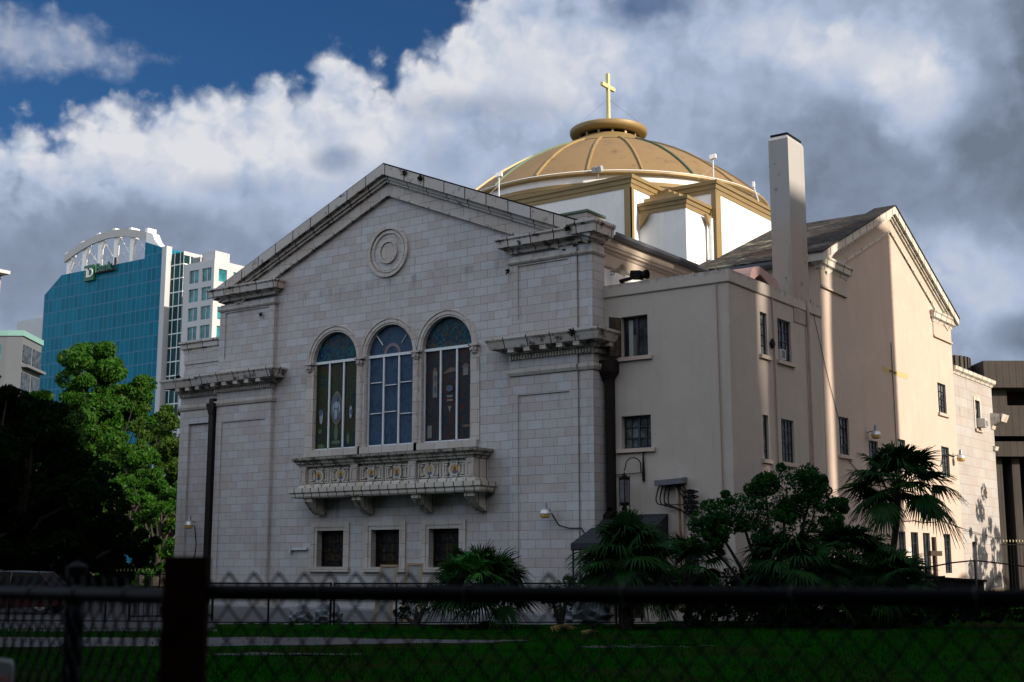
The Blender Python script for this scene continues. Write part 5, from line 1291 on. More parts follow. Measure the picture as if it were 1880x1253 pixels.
# ================================================================== PLANTS
def leaves(b, c_, rad, n, s_, rr, flat=.6):
    for _ in range(n):
        while True:
            p = Vector((rr.uniform(-1, 1), rr.uniform(-1, 1), rr.uniform(-1, 1)))
            if p.length <= 1: break
        p = p.normalized()*(p.length**.45); q = Vector(c_)+Vector((p.x*rad[0], p.y*rad[1], p.z*rad[2])); z = s_*rr.uniform(.6, 1.3)
        a = Vector((rr.gauss(0, 1), rr.gauss(0, 1), rr.gauss(0, flat))).normalized(); u = a.orthogonal().normalized(); u = (u*math.cos(rr.uniform(0, 6))+a.cross(u)*math.sin(rr.uniform(0, 6))).normalized(); w_ = a.cross(u)
        b.add([q-u*z, q-w_*z*.45, q+u*z, q+w_*z*.45], [(0, 1, 2, 3)])
def tree(x, y, h, R, label, m_, seed, ncl=60, nl=110, ls=.28, cz=.62, vz=.42, trunk=.35, group='trees left of the church', bark=BARK, name='oak_tree', base=0.18):
    rr = random.Random(seed); t = thing(name, label, 'tree', (x, y, 0), group); cl = []; b = MB()
    for k in range(int(ncl*1.35)):
        a = rr.uniform(0, 2*math.pi); ph = rr.uniform(-1, 1); q = (rr.uniform(.25, 1))**.55; rad = math.sqrt(max(0, 1-ph*ph))*R*q
        lump = 1+.22*math.sin(3*a+seed)+.15*math.sin(5*a+2*ph+seed)
        c_ = Vector((x+rad*lump*math.cos(a), y+rad*lump*math.sin(a), h*cz+ph*q*h*vz*(1+.1*math.sin(4*a+seed)))); c_.z = min(c_.z, h*.97); r = R*rr.uniform(.08, .22); cl.append(c_)
        leaves(b, c_, (r, r, r*.72), nl, ls, rr)
    b.build('crown', m_, t, recalc=False)
    b = MB(); fork = h*.22
    b.tube([(x, y, -.1), (x+.1*trunk, y, fork*.5), (x+.3*trunk, y+.2*trunk, fork)], [trunk*1.3, trunk, trunk*.85], 9)
    for k, c_ in enumerate(cl[::6]):
        st = Vector((x+.3*trunk, y+.2*trunk, fork*rr.uniform(.75, 1))); mid = st.lerp(c_, .5)+Vector((rr.uniform(-.4, .4), rr.uniform(-.4, .4), rr.uniform(0, .8))); b.tube([st, mid, c_], [trunk*.45, trunk*.22, trunk*.06], 5, caps=False)
    b.build('trunk', bark, t, recalc=False)
x, y = px2(165, 118); tree(x, y, 22.5, 5.6, 'tall sunlit oak in front of the blue glass tower', LEAF, 11, 130, 420, .21, .60, .42)
x, y = px2(65, 122); tree(x, y, 18, 6.5, 'dim oak at the far left behind the dark trees', LEAF, 12, 80, 300, .24, .58, .42)
x, y = px2(262, 112); tree(x, y, 15.5, 3.4, 'yellow green sunlit tree next to the church corner', LEAF2, 14, 70, 360, .18, .56, .45)
x, y = px2(300, 105); tree(x, y, 14.6, 2.9, 'bright tree touching the left edge of the church', LEAF2, 15, 60, 360, .17, .55, .46)
x, y = px2(285, 92); tree(x, y, 8.6, 2.6, 'low sunlit tree behind the iron fence', LEAF, 16, 60, 360, .15, .5, .5)
x, y = px2(215, 100); tree(x, y, 12, 3.6, 'middle height oak below the tall sunlit one', LEAF, 17, 70, 360, .18, .5, .48)
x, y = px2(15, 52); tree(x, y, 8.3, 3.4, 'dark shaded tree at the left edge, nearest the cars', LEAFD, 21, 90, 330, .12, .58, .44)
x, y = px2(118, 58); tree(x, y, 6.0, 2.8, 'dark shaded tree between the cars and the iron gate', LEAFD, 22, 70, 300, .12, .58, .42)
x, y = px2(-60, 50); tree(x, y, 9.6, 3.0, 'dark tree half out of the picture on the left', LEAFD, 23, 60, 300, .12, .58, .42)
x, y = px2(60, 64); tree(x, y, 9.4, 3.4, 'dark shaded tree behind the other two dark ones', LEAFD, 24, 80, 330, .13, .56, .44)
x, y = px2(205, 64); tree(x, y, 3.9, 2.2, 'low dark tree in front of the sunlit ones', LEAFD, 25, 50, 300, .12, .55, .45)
x, y = spot(.5, -2.6); tree(x, y, 9.0, 4.8, 'unseen canopy tree added behind the photographer to darken the foreground', LEAFD, 26, 90, 260, .15, .86, .10, .3, None)  # added canopy that keeps sky light off the near fence and grass
x, y = spot(18.5, 26); tree(x, y, 13, 5.5, 'unseen dark oak added right of the lawn to dim the sky light', LEAFD, 28, 90, 120, .22, .6, .36)  # added out of view to lower the light on lawn and facade
x, y = spot(-19.5, 27); tree(x, y, 12, 5.0, 'unseen dark oak added left of the lawn to dim the sky light', LEAFD, 29, 90, 120, .22, .6, .36)  # added like the one on the right, to hold back sky light
x, y = spot(-6, -6.5); tree(x, y, 9.6, 6.0, 'second unseen tree added behind the photographer to darken the foreground', LEAFD, 27, 80, 260, .16, .74, .2, .3, None)  # another added crown blocking the sky over the foreground

def fan(b, base, direction, up, R, n=26, spread=200, droop=.25, rr=random, wd=.034):
    """palmate leaf: radiating narrow folded blades"""
    D = Vector(direction).normalized(); S = D.cross(Vector(up)).normalized(); U = S.cross(D).normalized(); base = Vector(base)
    for i in range(n):
        a = R_(spread)*(i/(n-1)-.5); d_ = (D*math.cos(a)+S*math.sin(a)).normalized(); L = R*(1-.22*abs(i/(n-1)-.5)*2)*rr.uniform(.88, 1.06); w_ = (-D*math.sin(a)+S*math.cos(a))*wd*R
        p = []
        for k, f in enumerate((.04, .35, .68, 1.0)):
            q = base+d_*L*f+U*(.03*R*math.sin(f*3))-Vector((0, 0, 1))*droop*R*f**2.6*rr.uniform(.7, 1.3); ww = w_*(.35, 1.25, .8, .05)[k]; p += [q-ww, q+U*.012*R, q+ww]
        b.add(p, [(j*3+m, j*3+m+1, (j+1)*3+m+1, (j+1)*3+m) for j in range(3) for m in (0, 1)])
def palm(x, y, zc, n, pet, R, label, seed, m_=PALM, elev=(-20, 80), trunk=None, name='fan_palm', dead=4, hz=None, dirbias=None, nb=26, group=None):
    rr = random.Random(seed); t = thing(name, label, 'palm', (x, y, 0), group); b = MB(); s2 = MB(); dd_ = MB()
    for i in range(n):
        a = i*2.399+rr.uniform(-.3, .3); e = R_(elev[0]+(elev[1]-elev[0])*((i+.5)/n)**.8+rr.uniform(-8, 8)); d_ = Vector((math.cos(a)*math.cos(e), math.sin(a)*math.cos(e), math.sin(e)))
        L = pet*rr.uniform(.75, 1.15); st = Vector((x, y, zc)); e1 = st+d_*L*.6; e2 = st+d_*L-Vector((0, 0, .08*L)); s2.tube([st, e1, e2], [.02, .015, .01], 4, caps=False)
        d2 = (e2-e1).normalized(); d2.z -= .12; up = Vector((0, 0, 1)) if abs(d2.z) < .85 else Vector((math.cos(a), math.sin(a), 0)); fan(b, e2, d2, up+Vector((rr.uniform(-.4, .4), rr.uniform(-.4, .4), 0)), R*rr.uniform(.85, 1.1), nb, rr.uniform(150, 220), rr.uniform(.2, .62), rr)
    for i in range(dead):
        a = rr.uniform(0, 6.28); d_ = Vector((math.cos(a)*.5, math.sin(a)*.5, -.85)); e2 = Vector((x, y, zc-.1))+d_*pet*.6; fan(dd_, e2, d_, (math.cos(a), math.sin(a), .4), R*.8, 16, 100, .1, rr)
    b.build('fronds', m_, t, recalc=False); s2.build('leaf_stalks', SHRUB, t, recalc=False)
    if dead: dd_.build('dead_fronds', DEAD, t, recalc=False)
    if trunk:
        b = MB(); P_ = [Vector((x+trunk[1]*(1-q)**1.5, y, zc*q)) for q in (0, .25, .5, .75, 1)]; b.tube(P_, [trunk[0]*1.2, trunk[0], trunk[0]*.95, trunk[0], trunk[0]*1.1], 10)
        for k in range(26):
            q = k/26; a = k*2.4; p = P_[0].lerp(P_[-1], q); b.obox((p.x+trunk[0]*math.cos(a), p.y+trunk[0]*math.sin(a), p.z), (math.cos(a), math.sin(a), .9), (-math.sin(a), math.cos(a), 0), (-.9*math.cos(a), -.9*math.sin(a), 1), .07, .03, .02)
        b.build('trunk', BARK, t, recalc=False)
    return t
def at2(px, dp): return px2(px, dp)
x, y = at2(885, 36); palm(x, y, .80, 46, 1.0, .92, 'bushy green palmetto on the lawn in front of the right small window', 31, PALM, (-5, 85), dead=6)
x, y = at2(855, 35.2); palm(x, y, 1.05, 7, .8, .8, 'brighter green palmetto fronds at the left of the bushy palmetto', 32, PALMB, (35, 80), dead=0, name='palmetto')
x, y = at2(1150, 35.5); palm(x, y, 1.75, 44, .80, .98, 'full fan palm with drooping leaves in front of the awning', 33, PALM, (-45, 85), (.16, .0), dead=6)
x, y = at2(1262, 36.5); palm(x, y, 1.5, 16, .75, .85, 'smaller fan palm right of the awning', 34, PALM, (-20, 80), (.12, 0), dead=2)
x, y = at2(1655, 40.0); palm(x, y, 3.95, 38, 1.0, 1.05, 'cabbage palm with a fountain of fans against the gable wall', 35, PALM, (-28, 88), (.10, -.75), dead=0, nb=30)
x, y = at2(1560, 37); palm(x, y, 1.75, 34, .85, .95, 'big dark palmetto clump under the cabbage palm', 37, PALM, (-25, 80), (.2, 0), dead=5)
x, y = at2(1455, 36); palm(x, y, 1.4, 30, 1.0, 1.0, 'dark palmetto clump below the shrub', 38, PALM, (-25, 75), (.2, 0), dead=4)
x, y = at2(1635, 36.2); palm(x, y, 1.1, 26, .8, .9, 'low dark palmetto right of the clump', 39, PALM, (-15, 75), None, dead=4)
def shrub(cs, label, m_, seed, n=260, ls=.07, name='shrub', trunk=True, cat='shrub', group=None):
    rr = random.Random(seed); x = sum(c_[0] for c_ in cs)/len(cs); y = sum(c_[1] for c_ in cs)/len(cs); t = thing(name, label, cat, (x, y, 0), group); b = MB(); tr = MB()
    for (cx_, cy_, cz_, r) in cs:
        for k in range(int(14*r*r)+5):
            v_ = Vector((rr.gauss(0, 1), rr.gauss(0, 1), rr.gauss(0, 1))).normalized()*r*rr.uniform(.55, 1.05); q = Vector((cx_, cy_, cz_))+Vector((v_.x, v_.y, v_.z*.8)); s_ = r*rr.uniform(.16, .36); leaves(b, q, (s_, s_, s_*.8), n//4, ls, rr)
        leaves(b, (cx_, cy_, cz_), (r*.85, r*.85, r*.65), n, ls, rr)
        if trunk: tr.tube([(x, y, 0), ((x+cx_)/2, (y+cy_)/2, cz_*.5), (cx_, cy_, cz_)], [.09, .06, .02], 6, caps=False)
    b.build('foliage', m_, t, recalc=False)
    if trunk: tr.build('trunk', BARK, t, recalc=False)
def P3D(px, y, dp): x, yy = px2(px, dp); return x, yy, 1.75-(y-1033)/2408.*dp
shrub([(*P3D(1310, 955, 36), .72), (*P3D(1300, 990, 36), .6), (*P3D(1360, 940, 36.4), .8), (*P3D(1450, 895, 36.2), .85), (*P3D(1410, 890, 36.2), .5), (*P3D(1500, 890, 36.5), .45), (*P3D(1500, 940, 36.4), .9), (*P3D(1420, 970, 36), .8), (*P3D(1540, 930, 36.6), .35)],
      'dense glossy green shrub tree covering the foot of the plaster corner', SHRUB, 41, 640, .055)
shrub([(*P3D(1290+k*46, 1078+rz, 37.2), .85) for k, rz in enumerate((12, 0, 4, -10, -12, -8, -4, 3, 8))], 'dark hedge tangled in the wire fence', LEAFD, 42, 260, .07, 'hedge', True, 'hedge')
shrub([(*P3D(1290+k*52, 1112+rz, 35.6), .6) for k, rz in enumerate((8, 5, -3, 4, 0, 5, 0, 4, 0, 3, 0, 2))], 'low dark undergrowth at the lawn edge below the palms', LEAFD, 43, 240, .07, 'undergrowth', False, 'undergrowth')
shrub([(*P3D(765, 1110, 37.4), .45), (*P3D(790, 1090, 37.4), .4), (*P3D(740, 1125, 37.4), .3)], 'thin leafless-looking bush left of the bushy palmetto', LEAFD, 44, 90, .05)
shrub([(*P3D(1010, 1090, 37.4), .4), (*P3D(1045, 1075, 37.4), .45), (*P3D(1030, 1110, 37.4), .4)], 'small leafy vine on the fence between palmetto and palm', SHRUB, 45, 120, .05, 'vine', True, 'vine')
shrub([(*P3D(440+k*26, 1146, 37.6), .16) for k in range(9)], 'weeds along the foot of the left wire fence', SHRUB, 46, 70, .04, 'weeds', False, 'weeds')
shrub([(*P3D(1220+k*22, 1075, 38.2), .3) for k in range(5)], 'ivy hanging on the fence under the low window', LEAFD, 47, 110, .05, 'ivy', False, 'ivy')
# fallen palm leaves on the lawn
for k, (px, dp, l) in enumerate(((1028, 33.5, 'large dry palm leaf lying on the lawn'), (1085, 31.5, 'small dry palm leaf on the lawn, right of the large one'))):
    x, y = px2(px, dp); b = MB(); fan(b, (x-.3, y, .12), (1, .2, .25), (0, 0, 1), .75-.3*k, 18, 120, .2, random.Random(k)); b.build('dry_palm_leaf', DEAD, label=l, cat='leaf', recalc=False)
# tree out of the frame on the right that shades the foot of the rear wall
tree(-9.5, 63.2, 9.0, 2.2, 'slim tree standing right of the rear wall, outside the picture', LEAF, 51, 40, 45, .2, .52, .45, .15, None, name='slim_tree')
tree(-6.5, 66.5, 9.5, 2.0, 'second slim tree right of the rear wall, outside the picture', LEAF, 52, 36, 45, .2, .52, .45, .15, None, name='slim_tree')

# grass
rr = random.Random(9); b = MB()
for _ in range(42000):
    dp = 16.5+(rr.random()**.8)*19; lat = rr.uniform(-.42, .42)*dp; dens = math.sin(lat*.9+dp*.7)*math.sin(dp*1.3-lat*.4)
    if dens < -.35 and rr.random() < .75: continue
    if 27.2 < dp < 32 and lat < 0.5 and rr.random() < .93: continue
    x, y = spot(lat, dp); a = rr.uniform(0, 6.28); h = rr.uniform(.03, .10)*(1.3 if dens > .3 else 1); w_ = .012
    b.add([(x-w_*math.cos(a), y-w_*math.sin(a), 0), (x+w_*math.cos(a), y+w_*math.sin(a), 0), (x+rr.uniform(-.05, .05), y+rr.uniform(-.05, .05), h)], [(0, 1, 2)])
b.build('grass', GRASSM, label='short green grass covering the lawn', cat='grass', kind='stuff', recalc=False)

# ================================================================== CARS
def car(lat, depth, yaw, paint, roofm, label, L=4.6, Wd=1.8, Hh=1.46):
    x, y = spot(lat, depth); t = thing('parked_car', label, 'car', (x, y, 0), 'cars in the shaded parking lot')
    ca, sa = math.cos(yaw), math.sin(yaw); tr = lambda u, v, z: (x+ca*u-sa*v, y+sa*u+ca*v, z)
    side = [(-L/2, .35), (-L/2, .75), (-L/2+.15, .92), (-L/2+.9, .98), (L/2-1.15, .94), (L/2-.15, .78), (L/2, .6), (L/2, .32), (L/2-.5, .25), (-L/2+.4, .25)]
    b = MB(); secs = (-Wd/2, -Wd/2+.08, Wd/2-.08, Wd/2); n = len(side); vs = []; fs = []
    for k, v_ in enumerate(secs):
        s_ = .96 if k in (0, 3) else 1.0
        for u, z in side: vs.append(tr(u*s_, v_, z if k in (1, 2) else .35+(z-.35)*.93))
    for k in range(3):
        for i in range(n): fs.append((k*n+i, k*n+(i+1) % n, (k+1)*n+(i+1) % n, (k+1)*n+i))
    fs += [tuple(range(n)), tuple(3*n+i for i in range(n))[::-1]]; b.add(vs, fs); b.build('body', paint, t, smooth=True)
    cab = [(-L/2+.55, .96), (-L/2+1.05, Hh-.04), (-.1, Hh), (.45, Hh-.03), (L/2-1.35, .93)]
    b = MB(); vs = []
    for v_, s_ in ((-Wd/2+.10, 1), (Wd/2-.10, 1)):
        for u, z in cab: vs.append(tr(u, v_*(1 if z < 1.1 else .82), z))
    m = len(cab); b.add(vs, [(i, i+1, m+i+1, m+i) for i in range(m-1)]+[tuple(range(m)), tuple(m+i for i in range(m))[::-1]]); b.build('windows', BLACK, t)
    b = MB(); vs = [tr(u, v_*(Wd/2-.10)*.83, z) for v_ in (-1, 1) for u, z in ((-L/2+1.03, Hh-.03), (-.1, Hh+.015), (.47, Hh-.02))]
    b.add(vs, [(0, 1, 4, 3), (1, 2, 5, 4)]); ro = b.build('roof', roofm, t); so_ = ro.modifiers.new('s', 'SOLIDIFY'); so_.thickness = .03
    for v_ in (-1, 1):
        for u0, z0, u1, z1 in ((-L/2+.55, .96, -L/2+1.05, Hh-.02), (.47, Hh-.02, L/2-1.35, .93), (-.35, .95, -.35, Hh-.02)):
            b = MB(); b.tube([tr(u0, v_*(Wd/2-.09), z0), tr(u1, v_*(Wd/2-.10)*.83, z1)], .03, 5); b.build('pillar', paint, t)
    for u in (-L/2+.85, L/2-.85):
        for v_ in (-1, 1):
            w_ = MB(); c_ = Vector(tr(u, v_*(Wd/2-.10), .33)); ax = Vector((-sa, ca, 0))*v_; p1_ = Vector((ca, sa, 0)); n = 20; vs = []
            prof_ = [(.20, .10), (.31, .11), (.33, .06), (.33, -.08), (.2, -.1)]
            for r, o_ in prof_:
                for k in range(n): a = 2*math.pi*k/n; vs.append(c_+ax*o_+p1_*r*math.cos(a)+Vector((0, 0, r*math.sin(a))))
            w_.add(vs, [(i*n+k, i*n+(k+1) % n, (i+1)*n+(k+1) % n, (i+1)*n+k) for i in range(4) for k in range(n)]); wh = w_.build('wheel', RUBBER, t, smooth=True)
            w_ = MB(); vs = [c_+ax*.09]+[c_+ax*(.10 if k % 2 else .07)+p1_*.2*math.cos(k*math.pi/5)+Vector((0, 0, .2*math.sin(k*math.pi/5))) for k in range(10)]; w_.add(vs, [(0, k+1, (k+1) % 10+1) for k in range(10)]); w_.build('rim', GALV, wh)
    for v_ in (-1, 1):
        b = MB(); c_ = tr(L/2-.06, v_*(Wd/2-.28), .66); b.obox(c_, (ca, sa, 0), (-sa, ca, 0), (0, 0, 1), .05, .16, .07); b.build('headlight', GALV, t, bevel=.02)
car(-17.6, 46, R_(35.5-180), simple('dark_red_paint', (.030, .003, .003), .4), simple('pale_car_roof', (.10, .12, .16), .4), 'dark red parked car with pale roof beyond the left fence')
car(-18.2, 39.5, R_(35.5), simple('black_paint', (.01, .011, .014), .3), simple('black_roof_paint', (.01, .011, .014), .3), 'black parked car cut by the left edge of the picture')

# ================================================================== BUILDINGS BEHIND
TY = 230.
tw = thing('office_tower', 'blue glass office tower with white arched steel crown', 'office tower', (-310, TY, 0))
XL, XRt, ZT = -338., -284., 86.6
b = MB(); b.prism([(XL, 0), (XRt, 0), (XRt, 88.6), (-291.8, 91.4), (-291.8, ZT), (-330., ZT+.2), (-338., 81.6)], fnY, TY, TY+22); b.build('glass_wall', BLUEGLASS, tw)
b = MB(); b.box(XRt, XRt+1.9, TY-.3, TY+1.6, 0, 88.9); b.build('corner_fin', CONCW, tw)
b = MB(); b.box(XRt+.5, XRt+7.0, TY+1.6, TY+15, 0, 86.8); b.build('side_glass_wall', DARKGLASS, tw)
b = MB(); zf = 86.8
b.box(XRt+6.9, XRt+7.1, TY+1.5, TY+15.1, 85.9, 87.0); b.build('parapet', CONCW, tw)
# steel crown: curved beam on fins
def zc(x):
    f = (x+330.)/(38.2); return 88.8+8.6*math.sin(math.pi*(.16+.62*f))**1.0-.0*f
b = MB(); P_ = []; n = 26
for k in range(n+1):
    x = -330.+38.4*k/n; P_.append((x, zc(x)))
pol = [(x, z) for x, z in P_]+[(x, z-2.2) for x, z in P_[::-1]]
b.prism(pol, fnY, TY+.5, TY+1.1); b.build('crown_beam', simple('grey_crown_steel', (.34, .34, .33), .6), tw)
b = MB()
for k in range(6):
    x = -329.2+7.35*k
    b.prism([(x-.35, ZT-1), (x+1.1, ZT-1), (x+1.2, zc(x)-4.5), (x+2.4, zc(x)-2.0), (x-.35, zc(x)-.4)], fnY, TY+1.2, TY+2.0)
    b.box(x-.5, x+.7, TY+.6, TY+3.6, zc(x)-.5, zc(x)+(.5 if k != 5 else 1.2))
b.build('crown_fin', STEELW, tw)
b = MB()
for k in range(5):
    x = -329.2+7.35*k; b.tube([(x+1, TY+2.5, ZT+1), (x+7.2, TY+2.5, zc(x+7)-1.5)], .14, 4); b.tube([(x+1, TY+2.5, zc(x)-2), (x+7.2, TY+2.5, ZT+1)], .14, 4); b.tube([(x+1, TY+2.5, ZT+3.6), (x+7.2, TY+2.5, ZT+3.6)], .12, 4)
b.build('crown_brace', STEELW, tw)
b = MB(); b.prism([(-291.8, 91.4), (-285.5, 89.2), (-287.8, 91.2), (-289.2, 93.6), (-291.8, 94.4)], fnY, TY+.2, TY+2.6); b.build('crown_end_fin', STEELW, tw)
# sign
sg = MB(); sx = -318.2; sg.box(sx+.3, sx+4.9, TY-1.0, TY-.25, 83.1, 87.7); sgn = sg.build('sign_box', SIGNG, tw)
b = MB(); b.box(sx+5.3, sx+14.2, TY-.9, TY-.35, 84.7, 85.1); b.box(sx+14.0, sx+14.3, TY-.9, TY-.35, 84.7, 88.5); b.build('sign_rail', BLACK, sgn)
def text(body, size, loc, m_, parent, name, ext=.15, bold=False):
    cu = bpy.data.curves.new(name, 'FONT'); cu.body = body; cu.size = size; cu.extrude = ext; cu.offset = .06 if bold else 0
    o = bpy.data.objects.new('tmp', cu); COL.objects.link(o); dg = bpy.context.evaluated_depsgraph_get(); me = bpy.data.meshes.new_from_object(o.evaluated_get(dg)); bpy.data.objects.remove(o)
    q = MB(); 
    q.v = [(loc[0]+v_.co.x, loc[1]-v_.co.z, loc[2]+v_.co.y) for v_ in me.vertices]; q.f = [tuple(p.vertices) for p in me.polygons]
    return q.build(name, m_, parent)
text('T', 3.7, (sx+.75, TY-1.05, 84.1), STEELW, sgn, 'sign_lettering', .15, True)
text('D', 3.7, (sx+2.0, TY-1.05, 84.1), STEELW, sgn, 'sign_lettering', .15, True)
text('Bank', 3.6, (sx+5.7, TY-.75, 85.2), simple('sign_green_letters', (.02, .10, .06), .5), sgn, 'sign_lettering', .25, True)
# pale block in front of the tower's right side
b = MB(); X0, X1_, Yb = -269.0, -252.5, 222.
wb = thing('office_block', 'white concrete office block with teal windows between tower and church', 'office block', (X0, Yb, 0))
def facade_windows(fn, u0, u1, v0, v1, nu, nv, wu, wv, pl, sgn, par, m_):
    hs = []
    for i in range(nu):
        for j in range(nv):
            cu = u0+(u1-u0)*(i+.5)/nu; cv = v0+(v1-v0)*(j+.5)/nv; hs.append(rect(cu-wu/2, cu+wu/2, cv-wv/2, cv+wv/2))
    w0, w1 = sorted((pl, pl+sgn*.5)); q = MB(); q.prism(rect(u0, u1, v0-60, v1), fn, w0, w1, hs); q.build('facade', CONCW, par)
    for h in hs:
        q = MB(); w0, w1 = sorted((pl+sgn*.4, pl+sgn*.45)); q.prism(h, fn, w0, w1); ww = q.build('window', m_, par)
        q = MB(); cu = (h[0][0]+h[1][0])/2; w0, w1 = sorted((pl+sgn*.3, pl+sgn*.4)); q.prism(rect(cu-.12, cu+.12, h[0][1], h[2][1]), fn, w0, w1); q.build('mullion', CONCW, ww)
facade_windows(fnY, -265.0, -253.8, 60.0, 79.6, 2, 4, 5, 3.4, 222., 1, wb, TEALWIN) if False else None
def office_front():
    hs = []
    for i, (u0, u1) in enumerate(((-263.0, -259.3), (-258.1, -254.4))):
        for j in range(5): hs.append(rect(u0, u1, 74.1-5.05*j, 77.6-5.05*j))
    q = MB(); q.prism(rect(-265.2, -253.4, 0, 79.6), fnY, 222, 222.5, hs); q.box(-265.2, -253.9, 222.5, 233, 0, 79.2)
    hr = [rect(u, u+2.8, 74.1-5.05*j, 77.4-5.05*j) for j in range(5) for u in (223.6, 228.6)]
    q.prism(rect(222.5, 233.5, 0, 79.6), fnX, -253.9, -253.4, hr); q.build('facade', CONCW, wb)
    for h in hs:
        q = MB(); q.prism(h, fnY, 222.38, 222.45); ww = q.build('window', TEALWIN, wb)
        q = MB(); cu = (h[0][0]+h[1][0])/2; q.prism(rect(cu-.12, cu+.12, h[0][1], h[2][1]), fnY, 222.25, 222.37); q.build('mullion', CONCW, ww)
    for h in hr:
        q = MB(); q.prism(h, fnX, -253.8, -253.72); q.build('window', TEALWIN, wb)
    q = MB(); q.box(-260.5, -255.5, 224, 229, 79.2, 82.6); q.build('plant_room', CONCW, wb)
    q = MB(); q.box(-264.0, -261.0, 224, 227, 79.2, 81.6)
    for k in range(6): q.tube([(-264.+k*.7, 223.5, 79.2), (-264.+k*.7, 223.5, 81.6+.5*(k % 2))], .15, 5)
    q.build('roof_machinery', GREYMETAL, wb)
office_front()
# apartment block far left
ap = thing('apartment_block', 'grey apartment block with mint roof edge at the left edge', 'apartment block', (-180, 118, 0))
fp = [(-196, 104), (-177.8, 114.9), (-175.9, 116.3), (-181.5, 123.6), (-202, 122)]
b = MB(); n = len(fp); b.prism(fp, lambda u, v, w_: (u, v, w_), 0, 36.3); b.build('wall', APT, ap)
b = MB(); cx_ = sum(p[0] for p in fp)/n; cy_ = sum(p[1] for p in fp)/n
b.prism([(cx_+(p[0]-cx_)*1.03, cy_+(p[1]-cy_)*1.03) for p in fp], lambda u, v, w_: (u, v, w_), 36.3, 37.15); b.build('roof_edge', MINT, ap)
A = Vector(fp[2]); B_ = Vector(fp[3]); dv = (B_-A).normalized(); nv_ = Vector((dv.y, -dv.x)); L = (B_-A).length
if nv_.dot(Vector((0, 0))-A) < 0: nv_ = -nv_
for j in range(7):
    for i in range(2):
        c_ = A+dv*(L*(i+.5)/2); q = MB(); q.obox((c_.x+nv_.x*.05, c_.y+nv_.y*.05, 33.7-j*4.3), (dv.x, dv.y, 0), (nv_.x, nv_.y, 0), (0, 0, 1), L*.2, .1, 1.35); q.build('window', PANE, ap)
    q = MB(); c_ = A+dv*L/2; q.obox((c_.x+nv_.x*.5, c_.y+nv_.y*.5, 31.7-j*4.3), (dv.x, dv.y, 0), (nv_.x, nv_.y, 0), (0, 0, 1), L*.48, .5, .22); q.build('balcony_slab', APT, ap)
A = Vector(fp[0]); B_ = Vector(fp[1]); dv = (B_-A).normalized(); nv_ = Vector((dv.y, -dv.x)); L = (B_-A).length
if nv_.dot(-A) < 0: nv_ = -nv_
for j in range(7):
    for i in range(5):
        c_ = A+dv*(L*(i+.5)/5); q = MB(); q.obox((c_.x+nv_.x*.05, c_.y+nv_.y*.05, 33.7-j*4.3), (dv.x, dv.y, 0), (nv_.x, nv_.y, 0), (0, 0, 1), L*.06, .1, 1.3); q.build('window', TEALWIN, ap)
t = thing('plain_tower', 'pale plain building top showing between apartment block and glass tower', 'building', (-390, 262, 0))
b = MB(); b.box(-400, -380.0, 262, 280, 0, 85.0); b.box(-391, -384, 264, 270, 85.0, 86.5); b.build('wall', CONCW, t)
t = thing('pink_tower', 'edge of a pinkish building just inside the left edge', 'building', (-140, 85, 0))
b = MB(); b.box(-146, -135.0, 85.0, 85.9, 0, 35.0); b.build('wall', simple('salmon_wall', (.5, .3, .24), .8), t)
b = MB(); b.box(-147, -133.6, 84.6, 86.2, 35.0, 35.4); b.build('roof_slab', CONCW, t)

# concrete building on the right
lib = thing('concrete_building', 'dark board marked concrete building behind the rear of the church', 'building', (-22, 90, 0))
u = RT; f = FH
def LB(lat0, lat1, d0, d1, z0, z1, name, m_=LIBC):
    b = MB(); c_ = FH*(d0+d1)/2+RT*(lat0+lat1)/2; b.obox((c_.x, c_.y, (z0+z1)/2), (RT.x, RT.y, 0), (FH.x, FH.y, 0), (0, 0, 1), (lat1-lat0)/2, (d1-d0)/2, (z1-z0)/2); return b.build(name, m_, lib)
b = MB(); pts = []
path_ = [(24, 88.5), (28.2, 85.4)]+[(28.6+2.7*math.sin(R_(a)), 87.6-2.7*math.cos(R_(a))) for a in range(0, 81, 10)]+[(31.4, 92), (24, 96)]
flut = []
for i in range(len(path_)-1):
    a = Vector(path_[i]); c_ = Vector(path_[i+1]); L = (c_-a).length; k = max(1, int(L/.45)); d_ = (c_-a)/L; n_ = Vector((d_.y, -d_.x))
    for j in range(k): 
        p = a+d_*(L*j/k); flut += [p, p+d_*(L/k*.45), p+d_*(L/k*.5)+n_*-.10, p+d_*(L/k*.95)+n_*-.10]
world = [FH*p.y+RT*p.x for p in flut]
b.prism([(p.x, p.y) for p in world], lambda u_, v, w_: (u_, v, w_), 0, 15.4); b.build('fluted_stair_tower', LIBC, lib)
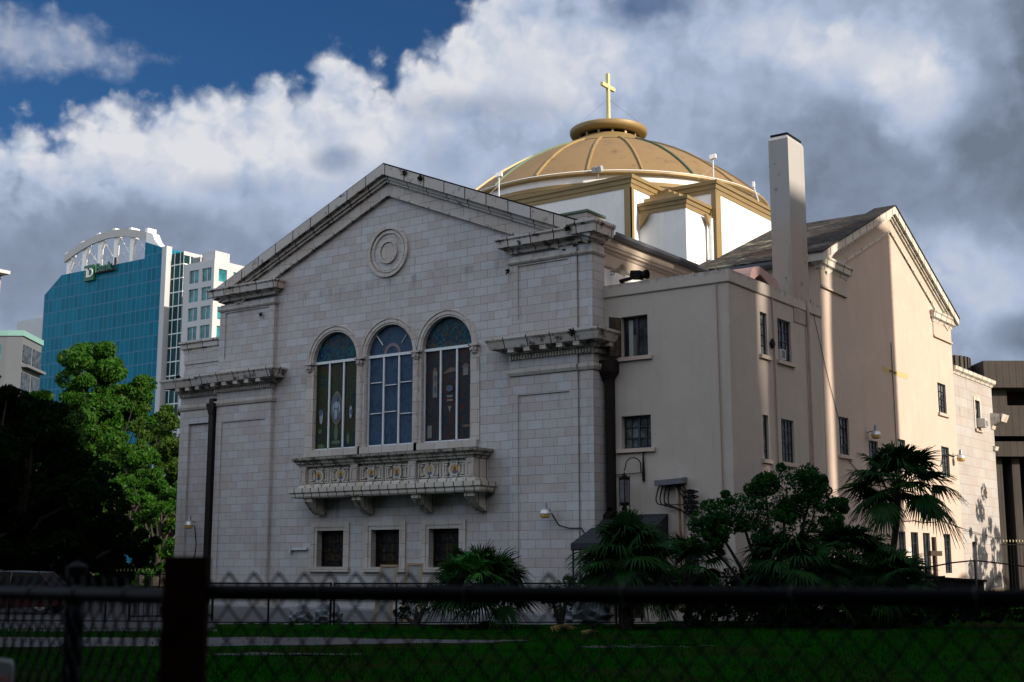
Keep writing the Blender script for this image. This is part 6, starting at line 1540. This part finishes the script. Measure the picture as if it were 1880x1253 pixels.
LB(31.35, 48, 85.0, 95, 13.2, 15.0, 'roof_band'); LB(31.3, 48, 87.2, 95, 12.0, 13.2, 'recess_wall', BLACK); LB(31.5, 33.0, 85.6, 87.2, 11.9, 13.19, 'pier'); LB(31.3, 48, 84.2, 95, 9.9, 11.9, 'floor_band'); LB(30.2, 48, 84.6, 95, 8.6, 9.6, 'floor_edge')
LB(29.5, 48, 88.6, 96, 0, 9.0, 'shaded_back_wall', BLACK)  # black colour stands in for deep shade, as in the recess wall
for k in range(8): LB(30.6+k*1.15, 31.1+k*1.15, 85.2, 88.5, 0, 8.6, 'pier')
# unseen towers outside the picture, placed and sized for the shade they throw
def grid_wall():
    m_, T, b = newmat('neighbour_facade'); g, u_, z, nz = wall_uv(T); fu = T.m('FRACT', T.m('DIVIDE', T.m('ADD', u_, 500), 3.2)); fz = T.m('FRACT', T.m('DIVIDE', z, 3.6))
    wn = T.m('MULTIPLY', T.m('GREATER_THAN', fu, .35), T.m('GREATER_THAN', fz, .45)); c_ = T.mix(wn, (.22, .20, .18), (.03, .04, .05)); T.l.new(c_, b.inputs['Base Color']); b.inputs['Roughness'].default_value = .6; return m_
GW = grid_wall()
nb_ = thing('unseen_tower', 'tall unseen tower out of the picture on the right, sized to shade the front', 'building', (60, 0, 0), 'towers across the street')
b = MB(); b.box(60, 80, -45, 40.4, 0, 64); b.box(60.2, 78, 40.4, 41.55, 0, 49.4); b.build('wall', GW, nb_)  # length and height stretched to keep sun off the lawn and left trees
nb_ = thing('unseen_tower', 'slim neighbouring tower out of the picture with gaps shaped to pass strips of sun', 'building', (60, 44, 0), 'towers across the street')
b = MB(); b.box(60, 78, 42.22, 47.10, 0, 49.4); b.build('wall', GW, nb_)  # gaps on both sides are set to make the sun strips on the wall
nb_ = thing('unseen_tower', 'lower neighbouring tower out of the picture nearest the church', 'building', (22, 50, 0), 'towers across the street')
b = MB(); b.box(22, 34, 46.65, 53.25, 0, 33.0); b.build('wall', GW, nb_)
nb_ = thing('unseen_tower', 'broad unseen building added behind the photographer to cut the sky light', 'building', (0, -30, 0), 'towers across the street')
b = MB(); b.box(-60, 40, -50, -22, 0, 27); b.build('wall', GW, nb_)  # added block that hides the low sky and dims the shaded walls
